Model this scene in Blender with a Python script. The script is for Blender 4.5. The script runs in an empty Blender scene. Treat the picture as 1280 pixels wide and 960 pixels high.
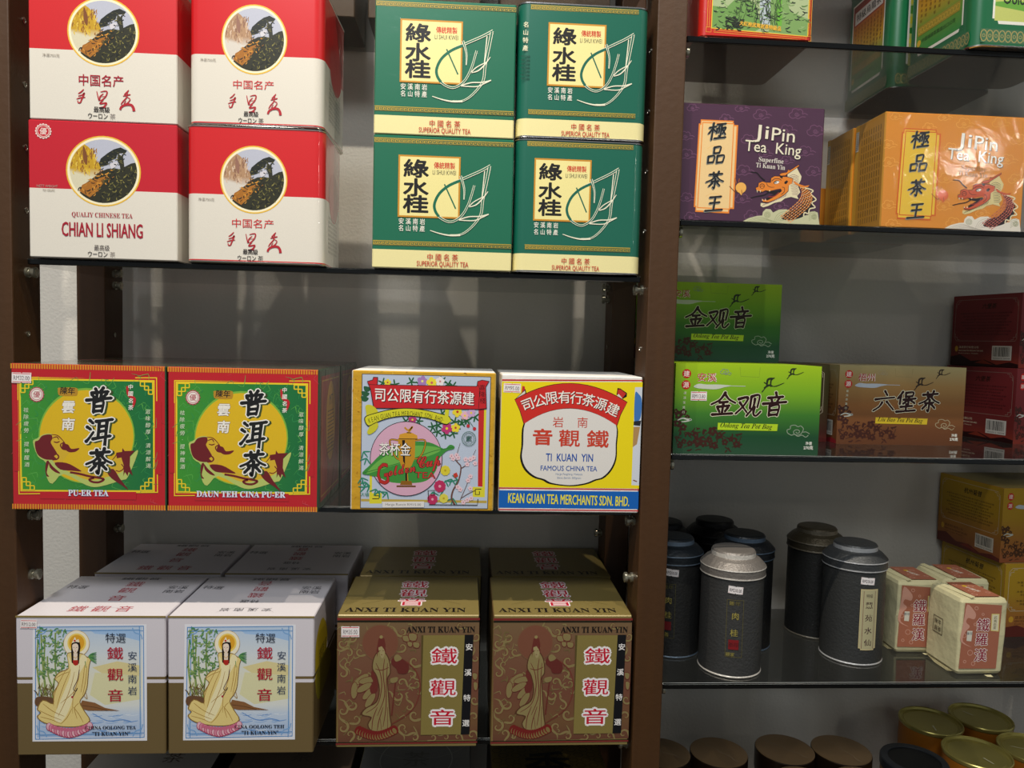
import bpy, math, random
import numpy as np
from mathutils import Vector, Matrix
from mathutils.geometry import tessellate_polygon

C = bpy.context.scene.collection
S = bpy.context.scene
PI = math.pi

# ------------------------------------------------------------------ camera
CAM = (-0.2349, -0.971, 0.4531)
YAW, PITCH, ROLL, FPX = 0.0615, -0.0586, 0.0248, 935.2
fwd = Vector((math.sin(YAW) * math.cos(PITCH), math.cos(YAW) * math.cos(PITCH), math.sin(PITCH)))
rgt = Vector((math.cos(YAW), -math.sin(YAW), 0.0))
up = rgt.cross(fwd)
r2 = rgt * math.cos(ROLL) + up * math.sin(ROLL)
u2 = -rgt * math.sin(ROLL) + up * math.cos(ROLL)
cd = bpy.data.cameras.new('camera')
cam = bpy.data.objects.new('camera', cd); C.objects.link(cam)
cam.matrix_world = Matrix(((r2.x, u2.x, -fwd.x, CAM[0]), (r2.y, u2.y, -fwd.y, CAM[1]), (r2.z, u2.z, -fwd.z, CAM[2]), (0, 0, 0, 1)))
cd.sensor_fit = 'HORIZONTAL'; cd.sensor_width = 36.0; cd.lens = 36.0 * FPX / 1280.0
cd.clip_start = 0.02; cd.clip_end = 30
S.camera = cam

# ------------------------------------------------------------------ light and exposure
w = bpy.data.worlds.new('shop'); S.world = w; w.use_nodes = True
w.node_tree.nodes['Background'].inputs[0].default_value = (0.88, 0.96, 1.0, 1)
w.node_tree.nodes['Background'].inputs[1].default_value = 0.17
def spot(name, loc, aim, energy, col, size, blend, rad):
    l = bpy.data.lights.new(name, 'SPOT'); l.energy = energy; l.color = col
    l.spot_size = math.radians(size); l.spot_blend = blend; l.shadow_soft_size = rad
    o = bpy.data.objects.new(name, l); C.objects.link(o); o.location = loc
    o.rotation_euler = (Vector(aim) - Vector(loc)).to_track_quat('-Z', 'Y').to_euler()
    return o
WARM = (1.0, 0.90, 0.76)
spot('ceiling_spotlight', (-0.50, -0.66, 1.95), (-0.42, 0.0, 0.50), 37, WARM, 80, 0.6, 0.012)
spot('ceiling_spotlight', (0.26, -0.66, 1.95), (0.30, 0.05, 0.60), 32, WARM, 80, 0.6, 0.012)
spot('ceiling_spotlight', (1.15, -0.72, 1.95), (0.55, 0.1, 0.40), 16, WARM, 90, 0.6, 0.012)
spot('ceiling_spotlight', (-0.86, -0.66, 1.95), (-0.84, 0.15, 0.45), 40, WARM, 75, 0.6, 0.012)
l = bpy.data.lights.new('front_fill', 'AREA'); l.shape = 'RECTANGLE'; l.size = 1.2; l.size_y = 0.5; l.energy = 38; l.color = (0.93, 0.96, 1.0)  # added soft fill for the box fronts, not a lamp of the shop
o = bpy.data.objects.new('front_fill', l); C.objects.link(o); o.location = (-0.9, -2.3, 2.7)
o.rotation_euler = (Vector((0, 0, 0.4)) - o.location).to_track_quat('-Z', 'Y').to_euler()
l = bpy.data.lights.new('shop_bulb', 'POINT'); l.shadow_soft_size = 0.06; l.energy = 7; l.color = (1, 0.93, 0.85)
o = bpy.data.objects.new('shop_bulb', l); C.objects.link(o); o.location = (2.5, -3.0, 1.5)
S.view_settings.view_transform = 'Standard'; S.view_settings.look = 'None'
S.view_settings.exposure = 0.3; S.view_settings.gamma = 1.0; S.view_settings.use_curve_mapping = False

# ------------------------------------------------------------------ materials
def lin(c):
    if isinstance(c, str):
        c = c.lstrip('#'); c = ''.join(q * 2 for q in c) if len(c) == 3 else c; c = [int(c[i:i + 2], 16) / 255 for i in (0, 2, 4)]
    return tuple((x / 12.92 if x <= 0.04045 else ((x + 0.055) / 1.055) ** 2.4) for x in c)
MATS = {}
def finish(kind):
    """printed surface: colour from the print, finish by kind (card, gloss, foil, tin, paper)"""
    if kind in MATS: return MATS[kind]
    m = bpy.data.materials.new('printed_' + kind); m.use_nodes = True
    nt = m.node_tree; n = nt.nodes; b = n['Principled BSDF']
    at = n.new('ShaderNodeVertexColor'); at.layer_name = 'Col'
    tc = n.new('ShaderNodeTexCoord')
    no = n.new('ShaderNodeTexNoise'); no.inputs['Scale'].default_value = 900; no.inputs['Detail'].default_value = 3
    nt.links.new(tc.outputs['Object'], no.inputs['Vector'])
    hs = n.new('ShaderNodeHueSaturation')
    mr = n.new('ShaderNodeMapRange'); mr.inputs['To Min'].default_value = 0.93; mr.inputs['To Max'].default_value = 1.07
    nt.links.new(no.outputs['Fac'], mr.inputs['Value']); nt.links.new(mr.outputs['Result'], hs.inputs['Value'])
    nt.links.new(at.outputs['Color'], hs.inputs['Color']); nt.links.new(hs.outputs['Color'], b.inputs['Base Color'])
    P = dict(card=(0.42, 0, 0.35, 0, 0), gloss=(0.35, 0, 0.5, 0.9, 0.10), foil=(0.36, 0.15, 0.5, 0, 0), tin=(0.30, 0.0, 0.5, 1.0, 0.09),
             paper=(0.75, 0, 0.2, 0, 0), darkmetal=(0.42, 0.35, 0.5, 0, 0), brass=(0.3, 0.6, 0.5, 0, 0), steel=(0.25, 1.0, 0.5, 0, 0), film=(0.35, 0, 0.5, 1.0, 0.12))[kind]
    b.inputs['Roughness'].default_value = P[0]; b.inputs['Metallic'].default_value = P[1]
    b.inputs['Specular IOR Level'].default_value = P[2]; b.inputs['Coat Weight'].default_value = P[3]; b.inputs['Coat Roughness'].default_value = P[4]
    bm = n.new('ShaderNodeBump')
    no2 = n.new('ShaderNodeTexNoise')
    sc, st = dict(film=(22, 0.35), gloss=(18, 0.22), paper=(45, 0.5), darkmetal=(260, 0.25), tin=(28, 0.22), brass=(30, 0.05)).get(kind, (14, 0.04))
    no2.inputs['Scale'].default_value = sc; no2.inputs['Detail'].default_value = 4; no2.inputs['Distortion'].default_value = 1.2 if kind in ('film', 'tin', 'gloss') else 0
    nt.links.new(tc.outputs['Object'], no2.inputs['Vector']); nt.links.new(no2.outputs['Fac'], bm.inputs['Height'])
    bm.inputs['Strength'].default_value = st; bm.inputs['Distance'].default_value = 0.004
    if kind in ('film', 'gloss', 'tin'): nt.links.new(bm.outputs['Normal'], b.inputs['Coat Normal'])
    else: nt.links.new(bm.outputs['Normal'], b.inputs['Normal'])
    MATS[kind] = m; return m
def simple(name, col, rough=0.5, metal=0.0, noise=None, bump=None, coat=0):
    if name in MATS: return MATS[name]
    m = bpy.data.materials.new(name); m.use_nodes = True; nt = m.node_tree; n = nt.nodes; b = n['Principled BSDF']
    b.inputs['Base Color'].default_value = (*lin(col), 1); b.inputs['Roughness'].default_value = rough; b.inputs['Metallic'].default_value = metal
    b.inputs['Coat Weight'].default_value = coat
    tc = n.new('ShaderNodeTexCoord')
    if noise:
        (c2, sx, sy, sz) = noise
        mp = n.new('ShaderNodeMapping'); mp.inputs['Scale'].default_value = (sx, sy, sz)
        no = n.new('ShaderNodeTexNoise'); no.inputs['Scale'].default_value = 1; no.inputs['Detail'].default_value = 6
        mx = n.new('ShaderNodeMix'); mx.data_type = 'RGBA'
        mx.inputs[6].default_value = (*lin(col), 1); mx.inputs[7].default_value = (*lin(c2), 1)
        nt.links.new(tc.outputs['Object'], mp.inputs['Vector']); nt.links.new(mp.outputs['Vector'], no.inputs['Vector'])
        nt.links.new(no.outputs['Fac'], mx.inputs[0]); nt.links.new(mx.outputs[2], b.inputs['Base Color'])
    if bump:
        sc, st = bump
        no = n.new('ShaderNodeTexNoise'); no.inputs['Scale'].default_value = sc; no.inputs['Detail'].default_value = 5
        bp = n.new('ShaderNodeBump'); bp.inputs['Strength'].default_value = st; bp.inputs['Distance'].default_value = 0.003
        nt.links.new(tc.outputs['Object'], no.inputs['Vector']); nt.links.new(no.outputs['Fac'], bp.inputs['Height']); nt.links.new(bp.outputs['Normal'], b.inputs['Normal'])
    MATS[name] = m; return m
def glass_mat(tr, name):
    m = bpy.data.materials.new(name); m.use_nodes = True; nt = m.node_tree; n = nt.nodes
    n.remove(n['Principled BSDF'])
    t = n.new('ShaderNodeBsdfTransparent'); t.inputs[0].default_value = (tr, tr * 1.01, tr, 1)
    g = n.new('ShaderNodeBsdfGlossy'); g.inputs['Roughness'].default_value = 0.0; g.inputs[0].default_value = (1, 1, 1, 1)
    f = n.new('ShaderNodeFresnel'); f.inputs['IOR'].default_value = 1.5
    mx = n.new('ShaderNodeMixShader')
    ge = n.new('ShaderNodeNewGeometry')   # the inner side of a face behaves as the same air-glass border
    ml = n.new('ShaderNodeMath'); ml.operation = 'MULTIPLY'
    sb = n.new('ShaderNodeMath'); sb.operation = 'SUBTRACT'; sb.inputs[0].default_value = 1.0
    nt.links.new(ge.outputs['Backfacing'], sb.inputs[1])
    nt.links.new(f.outputs[0], ml.inputs[0]); nt.links.new(sb.outputs[0], ml.inputs[1])
    nt.links.new(ml.outputs[0], mx.inputs[0]); nt.links.new(t.outputs[0], mx.inputs[1]); nt.links.new(g.outputs[0], mx.inputs[2])
    nt.links.new(mx.outputs[0], n['Material Output'].inputs[0]); return m
GLASS = glass_mat(0.70, 'smoked_glass'); GLASS_DARK = glass_mat(0.57, 'dark_smoked_glass')
WOOD = simple('dark_stained_wood', '#3b2206', 0.55, noise=('#4c2d08', 60, 60, 3), bump=(120, 0.12), coat=0.04)
EDGE = simple('dark_polished_glass_edge', '#0b0c0c', 0.12)
WALLM = simple('painted_plaster', '#e2ddd3', 0.85, noise=('#d8d3c8', 2, 2, 2), bump=(190, 0.35))
FLOORM = simple('floor_tile', '#6b5f52', 0.4, noise=('#5c5146', 3, 3, 3))
METAL = simple('nickel_plated_metal', '#b9b4a6', 0.25, 1.0)
CLEAR = simple('clear_plastic_metal_peg', '#a9a592', 0.2, 0.7)

# ------------------------------------------------------------------ mesh builder with a colour per vertex
class MB:
    def __init__(s): s.v = []; s.f = []; s.c = []
    def add(s, vs, fs, col):
        b = len(s.v); s.v += [tuple(p) for p in vs]; s.f += [tuple(b + i for i in f) for f in fs]
        if isinstance(col, (str, tuple)): L = lin(col); s.c += [L] * len(vs)
        else: s.c += [lin(q) for q in col]
    def build(s, name, mat, parent=None, smooth=False, shared=None):
        me = bpy.data.meshes.new(name); me.from_pydata(s.v, [], s.f)
        ca = me.color_attributes.new('Col', 'FLOAT_COLOR', 'POINT')
        a = np.ones((len(s.v), 4), dtype=np.float32)
        if s.c: a[:, :3] = np.array(s.c, dtype=np.float32)
        ca.data.foreach_set('color', a.ravel())
        me.materials.append(mat)
        if smooth:
            me.polygons.foreach_set('use_smooth', [True] * len(me.polygons))
            me.set_sharp_from_angle(angle=math.radians(35))
        me.update()
        o = bpy.data.objects.new(name, me); C.objects.link(o)
        if parent: o.parent = parent
        return o
def put(o, **k):
    for a, b in k.items():
        if b is not None: o[a] = b
    return o
def thing(name, label, cat, loc=(0, 0, 0), rz=0.0, group=None):
    o = bpy.data.objects.new(name, None); C.objects.link(o); o.empty_display_size = 0.03
    o.location = loc; o.rotation_euler = (0, 0, rz)
    return put(o, label=label, category=cat, group=group)
def outline(w, d, r, n=5):
    """rounded rectangle, counter-clockwise, with the side each point belongs to"""
    P = []
    for cx, cy, a0 in ((w / 2 - r, d / 2 - r, 0), (-w / 2 + r, d / 2 - r, 90), (-w / 2 + r, -d / 2 + r, 180), (w / 2 - r, -d / 2 + r, 270)):
        for k in range(n + 1):
            a = math.radians(a0 + 90 * k / n); P.append((cx + r * math.cos(a), cy + r * math.sin(a)))
    return P
def loft(mb, levels, w, d, r, n=5, top=None, bottom=None):
    """levels: (z, inset, colour of the band going up from here); flat caps"""
    rings = []
    for (z, ins, col) in levels:
        rings.append([(x, y, z) for x, y in outline(w - 2 * ins, d - 2 * ins, max(r - ins, 0.0004), n)])
    for i in range(len(rings) - 1):
        a, b = rings[i], rings[i + 1]; m = len(a)
        if isinstance(levels[i][2], dict):     # colour by side
            q = levels[i][2]
            for k in range(m):
                j = (k + 1) % m; x = (a[k][0] + a[j][0]) / 2 / w; y = (a[k][1] + a[j][1]) / 2 / d
                if abs(x) > abs(y): cc = q['right'] if x > 0 else q['left']
                else: cc = q['back'] if y > 0 else q['front']
                mb.add([a[k], a[j], b[j], b[k]], [(0, 1, 2, 3)], cc)
        else:
            mb.add(a + b, [(k, (k + 1) % m, m + (k + 1) % m, m + k) for k in range(m)], levels[i][2])
    m = len(rings[0])
    mb.add(rings[0], [tuple(reversed(range(m)))], bottom or levels[0][2] if not isinstance(levels[0][2], dict) else bottom or '#808080')
    mb.add(rings[-1], [tuple(range(m))], top or levels[-1][2])
def boxmb(mb, x0, x1, y0, y1, z0, z1, col):
    v = [(x0, y0, z0), (x1, y0, z0), (x1, y1, z0), (x0, y1, z0), (x0, y0, z1), (x1, y0, z1), (x1, y1, z1), (x0, y1, z1)]
    mb.add(v, [(3, 2, 1, 0), (4, 5, 6, 7), (0, 1, 5, 4), (1, 2, 6, 5), (2, 3, 7, 6), (3, 0, 4, 7)], col)
def bevbox(mb, x0, x1, y0, y1, z0, z1, b, col):
    t = MB(); loft(t, [(z0, b, col), (z0 + b, 0, col), (z1 - b, 0, col), (z1, b, col)], x1 - x0, y1 - y0, b, 2)
    cx, cy = (x0 + x1) / 2, (y0 + y1) / 2
    mb.add([(x + cx, y + cy, z) for x, y, z in t.v], t.f, col)
def lathe(mb, prof, n=48, cx=0, cy=0):
    """prof: (r, z, colour)"""
    rings = [[(cx + r * math.cos(2 * PI * k / n), cy + r * math.sin(2 * PI * k / n), z) for k in range(n)] for r, z, c in prof]
    for i in range(len(prof) - 1):
        mb.add(rings[i] + rings[i + 1], [(k, (k + 1) % n, n + (k + 1) % n, n + k) for k in range(n)], prof[i][2])
    mb.add(rings[0], [tuple(reversed(range(n)))], prof[0][2]); mb.add(rings[-1], [tuple(range(n))], prof[-1][2])

# ------------------------------------------------------------------ flat print: polygons, strokes and lettering laid on a face
TXT = {}
def glyphs(s, off=0.0):
    k = (s, off)
    if k not in TXT:
        c = bpy.data.curves.new('t', 'FONT'); c.body = s; c.resolution_u = 2; c.fill_mode = 'BOTH'; c.offset = off
        o = bpy.data.objects.new('t', c); me = o.to_mesh()
        v = np.array([p.co[:2] for p in me.vertices]).reshape(-1, 2); f = [tuple(p.vertices) for p in me.polygons]
        o.to_mesh_clear(); bpy.data.objects.remove(o); bpy.data.curves.remove(c)
        TXT[k] = (v, f)
    return TXT[k]
def serif(s, bold=True):
    out = ''
    for ch in s:
        if 'A' <= ch <= 'Z': out += chr((0x1D400 if bold else 0x1D400) + ord(ch) - 65)
        elif 'a' <= ch <= 'z': out += chr(0x1D41A + ord(ch) - 97)
        else: out += ch
    return out
def script(s):
    return ''.join(chr(0x1D4D0 + ord(c) - 65) if 'A' <= c <= 'Z' else chr(0x1D4EA + ord(c) - 97) if 'a' <= c <= 'z' else c for c in s)
def italic(s):
    return ''.join(chr(0x1D468 + ord(c) - 65) if 'A' <= c <= 'Z' else chr(0x1D482 + ord(c) - 97) if 'a' <= c <= 'z' else c for c in s)
def catmull(p, n=6, closed=False):
    if len(p) < 3: return list(p)
    q = ([p[-1]] + list(p) + [p[0], p[1]]) if closed else ([p[0]] + list(p) + [p[-1]])
    out = []
    for i in range(1, len(q) - 2):
        a, b, c, d = [np.array(q[i + k], float) for k in (-1, 0, 1, 2)]
        for k in range(n):
            t = k / n
            out.append(tuple(0.5 * (2 * b + (c - a) * t + (2 * a - 5 * b + 4 * c - d) * t * t + (3 * b - a - 3 * c + d) * t ** 3)))
    if not closed: out.append(tuple(p[-1]))
    return out
class Art:
    """prints in the pixel frame given by quad (TL, TR, BR, BL), rectified onto a w x h face; fn(u, v, e) gives the point"""
    E0, DE = 0.00012, 0.000002
    def __init__(s, quad, w, h, fn):
        src = quad; dst = [(0, h), (w, h), (w, 0), (0, 0)]
        A = []; B = []
        for (x, y), (X, Y) in zip(src, dst):
            A += [[x, y, 1, 0, 0, 0, -X * x, -X * y], [0, 0, 0, x, y, 1, -Y * x, -Y * y]]; B += [X, Y]
        s.H = np.append(np.linalg.solve(np.array(A, float), np.array(B, float)), 1).reshape(3, 3)
        s.k = w / (math.dist(quad[0], quad[1]) * 0.5 + math.dist(quad[3], quad[2]) * 0.5)
        s.w, s.h, s.fn = w, h, fn; s.layer = 0; s.mb = MB(); s.tf = (0, 0, 1)
    def m(s, p):
        x, y = s.tf[0] + p[0] * s.tf[2], s.tf[1] + p[1] * s.tf[2]
        q = s.H @ np.array([x, y, 1.0]); return (q[0] / q[2], q[1] / q[2])
    def up(s, k=1): s.layer += k
    def raw(s, uv, fs, col, clip=True):
        e = s.E0 + s.DE * s.layer
        if clip: uv = [(min(max(u, 0), s.w), min(max(v, 0), s.h)) for u, v in uv]
        s.mb.add([s.fn(u, v, e) for u, v in uv], fs, col)
    def poly(s, pts, col, smooth=False, n=5, same=False):
        if smooth: pts = catmull(pts, n, True)
        uv = [s.m(p) for p in pts]
        t = tessellate_polygon([[Vector((u, v, 0)) for u, v in uv]])
        fs = []
        for a, b, c in t:
            (x0, y0), (x1, y1), (x2, y2) = uv[a], uv[b], uv[c]
            fs.append((a, b, c) if (x1 - x0) * (y2 - y0) - (x2 - x0) * (y1 - y0) > 0 else (a, c, b))
        s.up(0.5 if same else 1)
        s.raw(uv, fs, col if isinstance(col, (str, tuple)) else [col(*p) for p in pts])
    nxd = 1
    def rect(s, x0, y0, x1, y1, col, same=False, nx=None):
        nx = nx or s.nxd
        if nx == 1: s.poly([(x0, y0), (x1, y0), (x1, y1), (x0, y1)], col, same=same); return
        s.up(0.5 if same else 1)
        for i in range(nx):
            a = x0 + (x1 - x0) * i / nx; b = x0 + (x1 - x0) * (i + 1) / nx; s.poly([(a, y0), (b, y0), (b, y1), (a, y1)], col, same=True)
    def grad(s, x0, y0, x1, y1, stops, nx=1):
        """vertical print gradient: stops = [(t, colour)]"""
        s.up()
        for (t0, c0), (t1, c1) in zip(stops, stops[1:]):
            ya, yb = y0 + (y1 - y0) * t0, y0 + (y1 - y0) * t1
            for i in range(nx):
                xa = x0 + (x1 - x0) * i / nx; xb = x0 + (x1 - x0) * (i + 1) / nx
                uv = [s.m(p) for p in ((xa, yb), (xb, yb), (xb, ya), (xa, ya))]
                s.raw(uv, [(0, 1, 2, 3)], [c1, c1, c0, c0])
    def frame(s, x0, y0, x1, y1, t, col):
        s.up()
        s.rect(x0, y0, x1, y0 + t, col, True); s.rect(x0, y1 - t, x1, y1, col, True); s.rect(x0, y0, x0 + t, y1, col, True); s.rect(x1 - t, y0, x1, y1, col, True)
    def disc(s, x, y, r, col, ry=None, n=28, rot=0, same=False):
        ry = ry or r; c, q = math.cos(rot), math.sin(rot)
        s.poly([(x + r * math.cos(2 * PI * k / n) * c - ry * math.sin(2 * PI * k / n) * q, y + r * math.cos(2 * PI * k / n) * q + ry * math.sin(2 * PI * k / n) * c) for k in range(n)], col, same=same)
    def ring(s, x, y, r, t, col, n=28, ry=None):
        ry = ry or r
        s.line([(x + r * math.cos(2 * PI * k / n), y + ry * math.sin(2 * PI * k / n)) for k in range(n + 1)], t, col, smooth=False)
    def line(s, pts, wd, col, w1=None, smooth=True, n=5, brush=False, same=False):
        """ribbon of width wd (crop pixels), tapering to w1; brush = thin at both ends"""
        if smooth: pts = catmull(pts, n)
        uv = [np.array(s.m(p)) for p in pts]; kk = s.k * s.tf[2]; L = []; R = []; m = len(uv)
        for i, p in enumerate(uv):
            d = uv[min(i + 1, m - 1)] - uv[max(i - 1, 0)]; l = math.hypot(*d) or 1e-9; nn = np.array((-d[1], d[0])) / l
            t = i / (m - 1); ww = wd if w1 is None else wd + (w1 - wd) * t
            if brush: ww *= 0.25 + 0.75 * math.sin(PI * min(max(t * 0.9 + 0.05, 0), 1)) ** 0.6
            L.append(tuple(p + nn * ww * kk / 2)); R.append(tuple(p - nn * ww * kk / 2))
        s.up(0.5 if same else 1)
        s.raw(R + L, [(i, i + 1, m + i + 1, m + i) for i in range(m - 1)], col)
    def text(s, t, x, y, size, col, sx=1.0, off=0.0, shear=0.0, rough=0.0, rot=0.0, width=None, seed=1, out=None, outc=None, same=False, sy=1.0, clip=True):
        """lettering centred on (x, y); size = em in crop pixels; width = fit to that width; out = outline thickness (em)"""
        if out: s.text(t, x, y, size, outc, sx, off + out, shear, rough, rot, width, seed, sy=sy)
        v0, f = glyphs(t, 0.0)
        if len(v0) == 0: return
        lo, hi = v0.min(0), v0.max(0); c = (lo + hi) / 2
        v = (v0 - c).copy(); q = size * s.k * s.tf[2]
        if width: sx = width / ((hi[0] - lo[0]) * size)
        if rough:
            a = v + c; v[:, 0] += rough * (np.sin(a[:, 1] * 9 + seed) + 0.6 * np.sin(a[:, 0] * 13 + 2 * seed)) * 0.5
            v[:, 1] += rough * (np.sin(a[:, 0] * 8 + seed * 3) + 0.6 * np.sin(a[:, 1] * 15 + seed)) * 0.5
        v[:, 0] += shear * v[:, 1]; v[:, 0] *= sx; v[:, 1] *= sy; v *= q
        ca, sa = math.cos(-rot), math.sin(-rot); u0, w0 = s.m((x, y))
        s.up(0.5 if same else 1)
        # heavier weights and outlines: the same letters repeated round a small circle
        ro = off * 0.62 * q; sh = [(0, 0)]
        if off > 0: sh = [(ro * math.cos(k * PI / 2 + .78), ro * math.sin(k * PI / 2 + .78)) for k in range(4)] if off < 0.04 else [(ro * g * math.cos(k * PI / 4), ro * g * math.sin(k * PI / 4)) for g in ((1,) if off < .07 else (.55, 1)) for k in range(8)]
        lay0 = s.layer
        for n_, (dx, dy) in enumerate(sh):
            s.layer = lay0 + n_ * 0.5
            s.raw([(u0 + a * ca - b * sa + dx, w0 + a * sa + b * ca + dy) for a, b in v], f, col, clip)
        s.layer = math.ceil(s.layer)
    def col(s, t, x, ys, size, c, x1=None, **k):
        """vertical lettering; ys = (first centre, last centre)"""
        n = len(t); x1 = x if x1 is None else x1
        for i, ch in enumerate(t):
            f = i / max(n - 1, 1)
            if ch.strip(): s.text(ch, x + (x1 - x) * f, ys[0] + (ys[1] - ys[0]) * f, size, c, seed=i + 1, **k)
    def part(s, name, mat, parent, label=None):
        o = None
        if s.mb.v:
            o = s.mb.build(name, finish(mat), parent); put(o, label=label)
        s.mb = MB(); return o
    def stroke(s, pts, w0, w1, col):
        """one brush stroke: full start, pressed body, tapering end"""
        p = catmull(pts, 5) if len(pts) > 2 else [(pts[0][0] + (pts[1][0] - pts[0][0]) * k / 5, pts[0][1] + (pts[1][1] - pts[0][1]) * k / 5) for k in range(6)]
        uv = [np.array(s.m(q)) for q in p]; m = len(uv); kk = s.k * s.tf[2]; L = []; R = []
        d0 = uv[0] - uv[1]; d0 = d0 / (math.hypot(*d0) or 1); d1 = uv[-1] - uv[-2]; d1 = d1 / (math.hypot(*d1) or 1)
        uv = [uv[0] + d0 * w0 * kk * .35] + uv + [uv[-1] + d1 * w1 * kk * .45]; m += 2
        for i, q in enumerate(uv):
            d = uv[min(i + 1, m - 1)] - uv[max(i - 1, 0)]; l_ = math.hypot(*d) or 1e-9; nn = np.array((-d[1], d[0])) / l_; t = i / (m - 1)
            ww = (w0 + (w1 - w0) * t) * (.45 if i == 0 else .3 if i == m - 1 else 1) * (1 - .22 * math.sin(PI * t))
            L.append(tuple(q + nn * ww * kk / 2)); R.append(tuple(q - nn * ww * kk / 2))
        s.layer += .5
        s.raw(R + L, [(i, i + 1, m + i + 1, m + i) for i in range(m - 1)], col)
    def brushed(s, ch, x, y, size, col, grow=0, shear=0.0, sx=1.0, wt=1.0):
        k = size / 100
        s.up()
        for pts, w0, w1 in BRUSH[ch]:
            s.stroke([(x + ((a - 50) - shear * (b - 50)) * k * sx, y + (b - 50) * k) for a, b in pts], (w0 * wt) * k + grow, (w1 * wt) * k + grow, col)
        s.layer = math.ceil(s.layer)
def _b(*st): return [([(q[i], q[i + 1]) for i in range(0, len(q) - (len(q) % 2), 2)], 13, 8 if len(q) > 4 else 11) for q in st]
BRUSH = {
 '普': _b((32,2,39,13), (64,-2,54,13), (18,19,84,14), (40,18,41,40), (59,16,57,40), (20,25,30,36), (80,21,69,36), (0,48,100,40), (32,55,34,97), (32,56,69,52,67,96), (35,74,66,72), (35,93,66,91)),
 '洱': _b((8,6,22,17), (0,33,14,42), (2,92,12,80,28,54), (34,11,100,3), (48,12,49,74), (79,8,80,118), (50,32,76,29), (50,52,76,49), (28,82,98,70)),
 '茶': _b((12,17,88,12), (35,4,38,27), (66,-2,60,24), (53,20,32,46,-2,62), (53,24,74,45,102,58), (30,60,72,56), (51,42,52,99,42,92), (36,68,19,87), (64,66,82,83)),
 '金': _b((52,-4,32,28,-4,48), (52,4,74,27,104,42), (32,40,68,37), (24,59,78,54), (50,40,50,88), (28,66,37,80), (73,62,63,78), (6,93,96,88)),
 '观': _b((0,22,42,14,28,50,-4,86), (8,36,28,60,46,80), (57,10,57,62), (57,11,92,5,90,58), (74,20,71,58,46,96), (77,56,77,86,90,95,108,76)),
 '音': _b((50,-4,55,11), (18,20,84,15), (33,24,38,36), (68,21,61,36), (-2,46,102,38), (30,54,32,98), (30,56,71,52,69,98), (34,75,66,72), (34,95,66,93)),
 '六': _b((44,-2,58,18), (0,40,40,35,98,30), (38,54,26,76,-2,96), (60,50,78,68,102,92)),
 '堡': _b((24,-2,2,32), (16,18,16,60), (40,3,42,25), (40,4,78,1,76,22), (43,23,75,20), (32,38,94,32), (59,24,60,62), (57,38,34,58), (63,36,92,55), (22,74,82,69), (51,60,52,94), (4,98,100,91)),
 '品': _b((32,2,34,40), (32,3,70,-1,66,38), (35,38,66,35), (4,56,6,96), (4,57,40,54,38,94), (7,94,38,91), (58,54,60,96), (58,55,98,51,95,93), (61,94,95,90)),
 '王': _b((18,13,84,7), (22,48,80,42), (50,11,50,90), (0,95,102,87)),
 '極': _b((0,28,38,22), (21,0,21,100), (21,32,0,62), (23,36,37,50), (44,10,94,5), (62,10,54,34), (72,8,71,80,62,76), (46,34,47,60), (46,35,60,33,59,58), (78,32,98,28,82,66), (78,38,100,68), (38,93,104,86)),
}
def front(w, d): return lambda u, v, e: (u - w / 2, -d / 2 - e, v)
def leftf(w, d): return lambda u, v, e: (-w / 2 - e, d / 2 - u, v)
def rightf(w, d): return lambda u, v, e: (w / 2 + e, -d / 2 + u, v)
def topf(w, d, h): return lambda u, v, e: (u - w / 2, -d / 2 + v, h + e)
def px(ox, oy, k, pts): return [((x - ox) * k, (y - oy) * k) for x, y in pts]

def price_tag(A, x, y, w_, h_, txt, parent, tilt=0, mat='paper'):
    c, q = math.cos(tilt), math.sin(tilt)
    P = lambda a, b: (x + a * w_ / 2 * c - b * h_ / 2 * q, y + a * w_ / 2 * q + b * h_ / 2 * c)
    A.up(6)
    A.poly([P(-1, -1), P(-.1, -1), P(0, -.85), P(.1, -1), P(1, -1), P(1, 1), P(.1, 1), P(0, .85), P(-.1, 1), P(-1, 1)], '#ece6e4')
    A.poly([P(-.92, -.86), P(.92, -.86), P(.92, -.72), P(-.92, -.72)], '#d24a4e'); A.poly([P(-.92, .72), P(.92, .72), P(.92, .86), P(-.92, .86)], '#d24a4e', same=True)
    A.text(txt, *P(0, .05), h_ * 0.62, '#6d6668', rot=tilt, width=w_ * 0.8, off=0.01)
    o = A.part('price_tag', mat, parent, 'white price sticker with thin red lines'); A.up(2)
    return o
def scatter(A, rnd, n, x0, y0, x1, y1, L, wd, cols, ang=(0, 6.3), inside=None, bend=0.3):
    A.up()
    k = 0
    while k < n:
        x, y = rnd.uniform(x0, x1), rnd.uniform(y0, y1); k += 1
        if inside and not inside(x, y): continue
        a = rnd.uniform(*ang); l_ = L * rnd.uniform(.5, 1.3)
        p = [(x, y), (x + l_ * .5 * math.cos(a + bend), y + l_ * .5 * math.sin(a + bend)), (x + l_ * math.cos(a), y + l_ * math.sin(a))]
        if inside and not inside(*p[2]): continue
        A.line(p, wd * rnd.uniform(.6, 1.3), rnd.choice(cols), n=2, brush=True, same=(k % 12 != 0))

# ================================================================== setting
WALL_Y = 0.342
b = MB(); boxmb(b, -2.6, 2.6, WALL_Y, WALL_Y + 0.08, -1.12, 1.9, '#ffffff')
put(b.build('wall_back', WALLM), kind='structure')
b = MB(); boxmb(b, -2.6, 2.6, -3.6, WALL_Y, -1.16, -1.12, '#ffffff')
put(b.build('floor', FLOORM), kind='structure')

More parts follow.
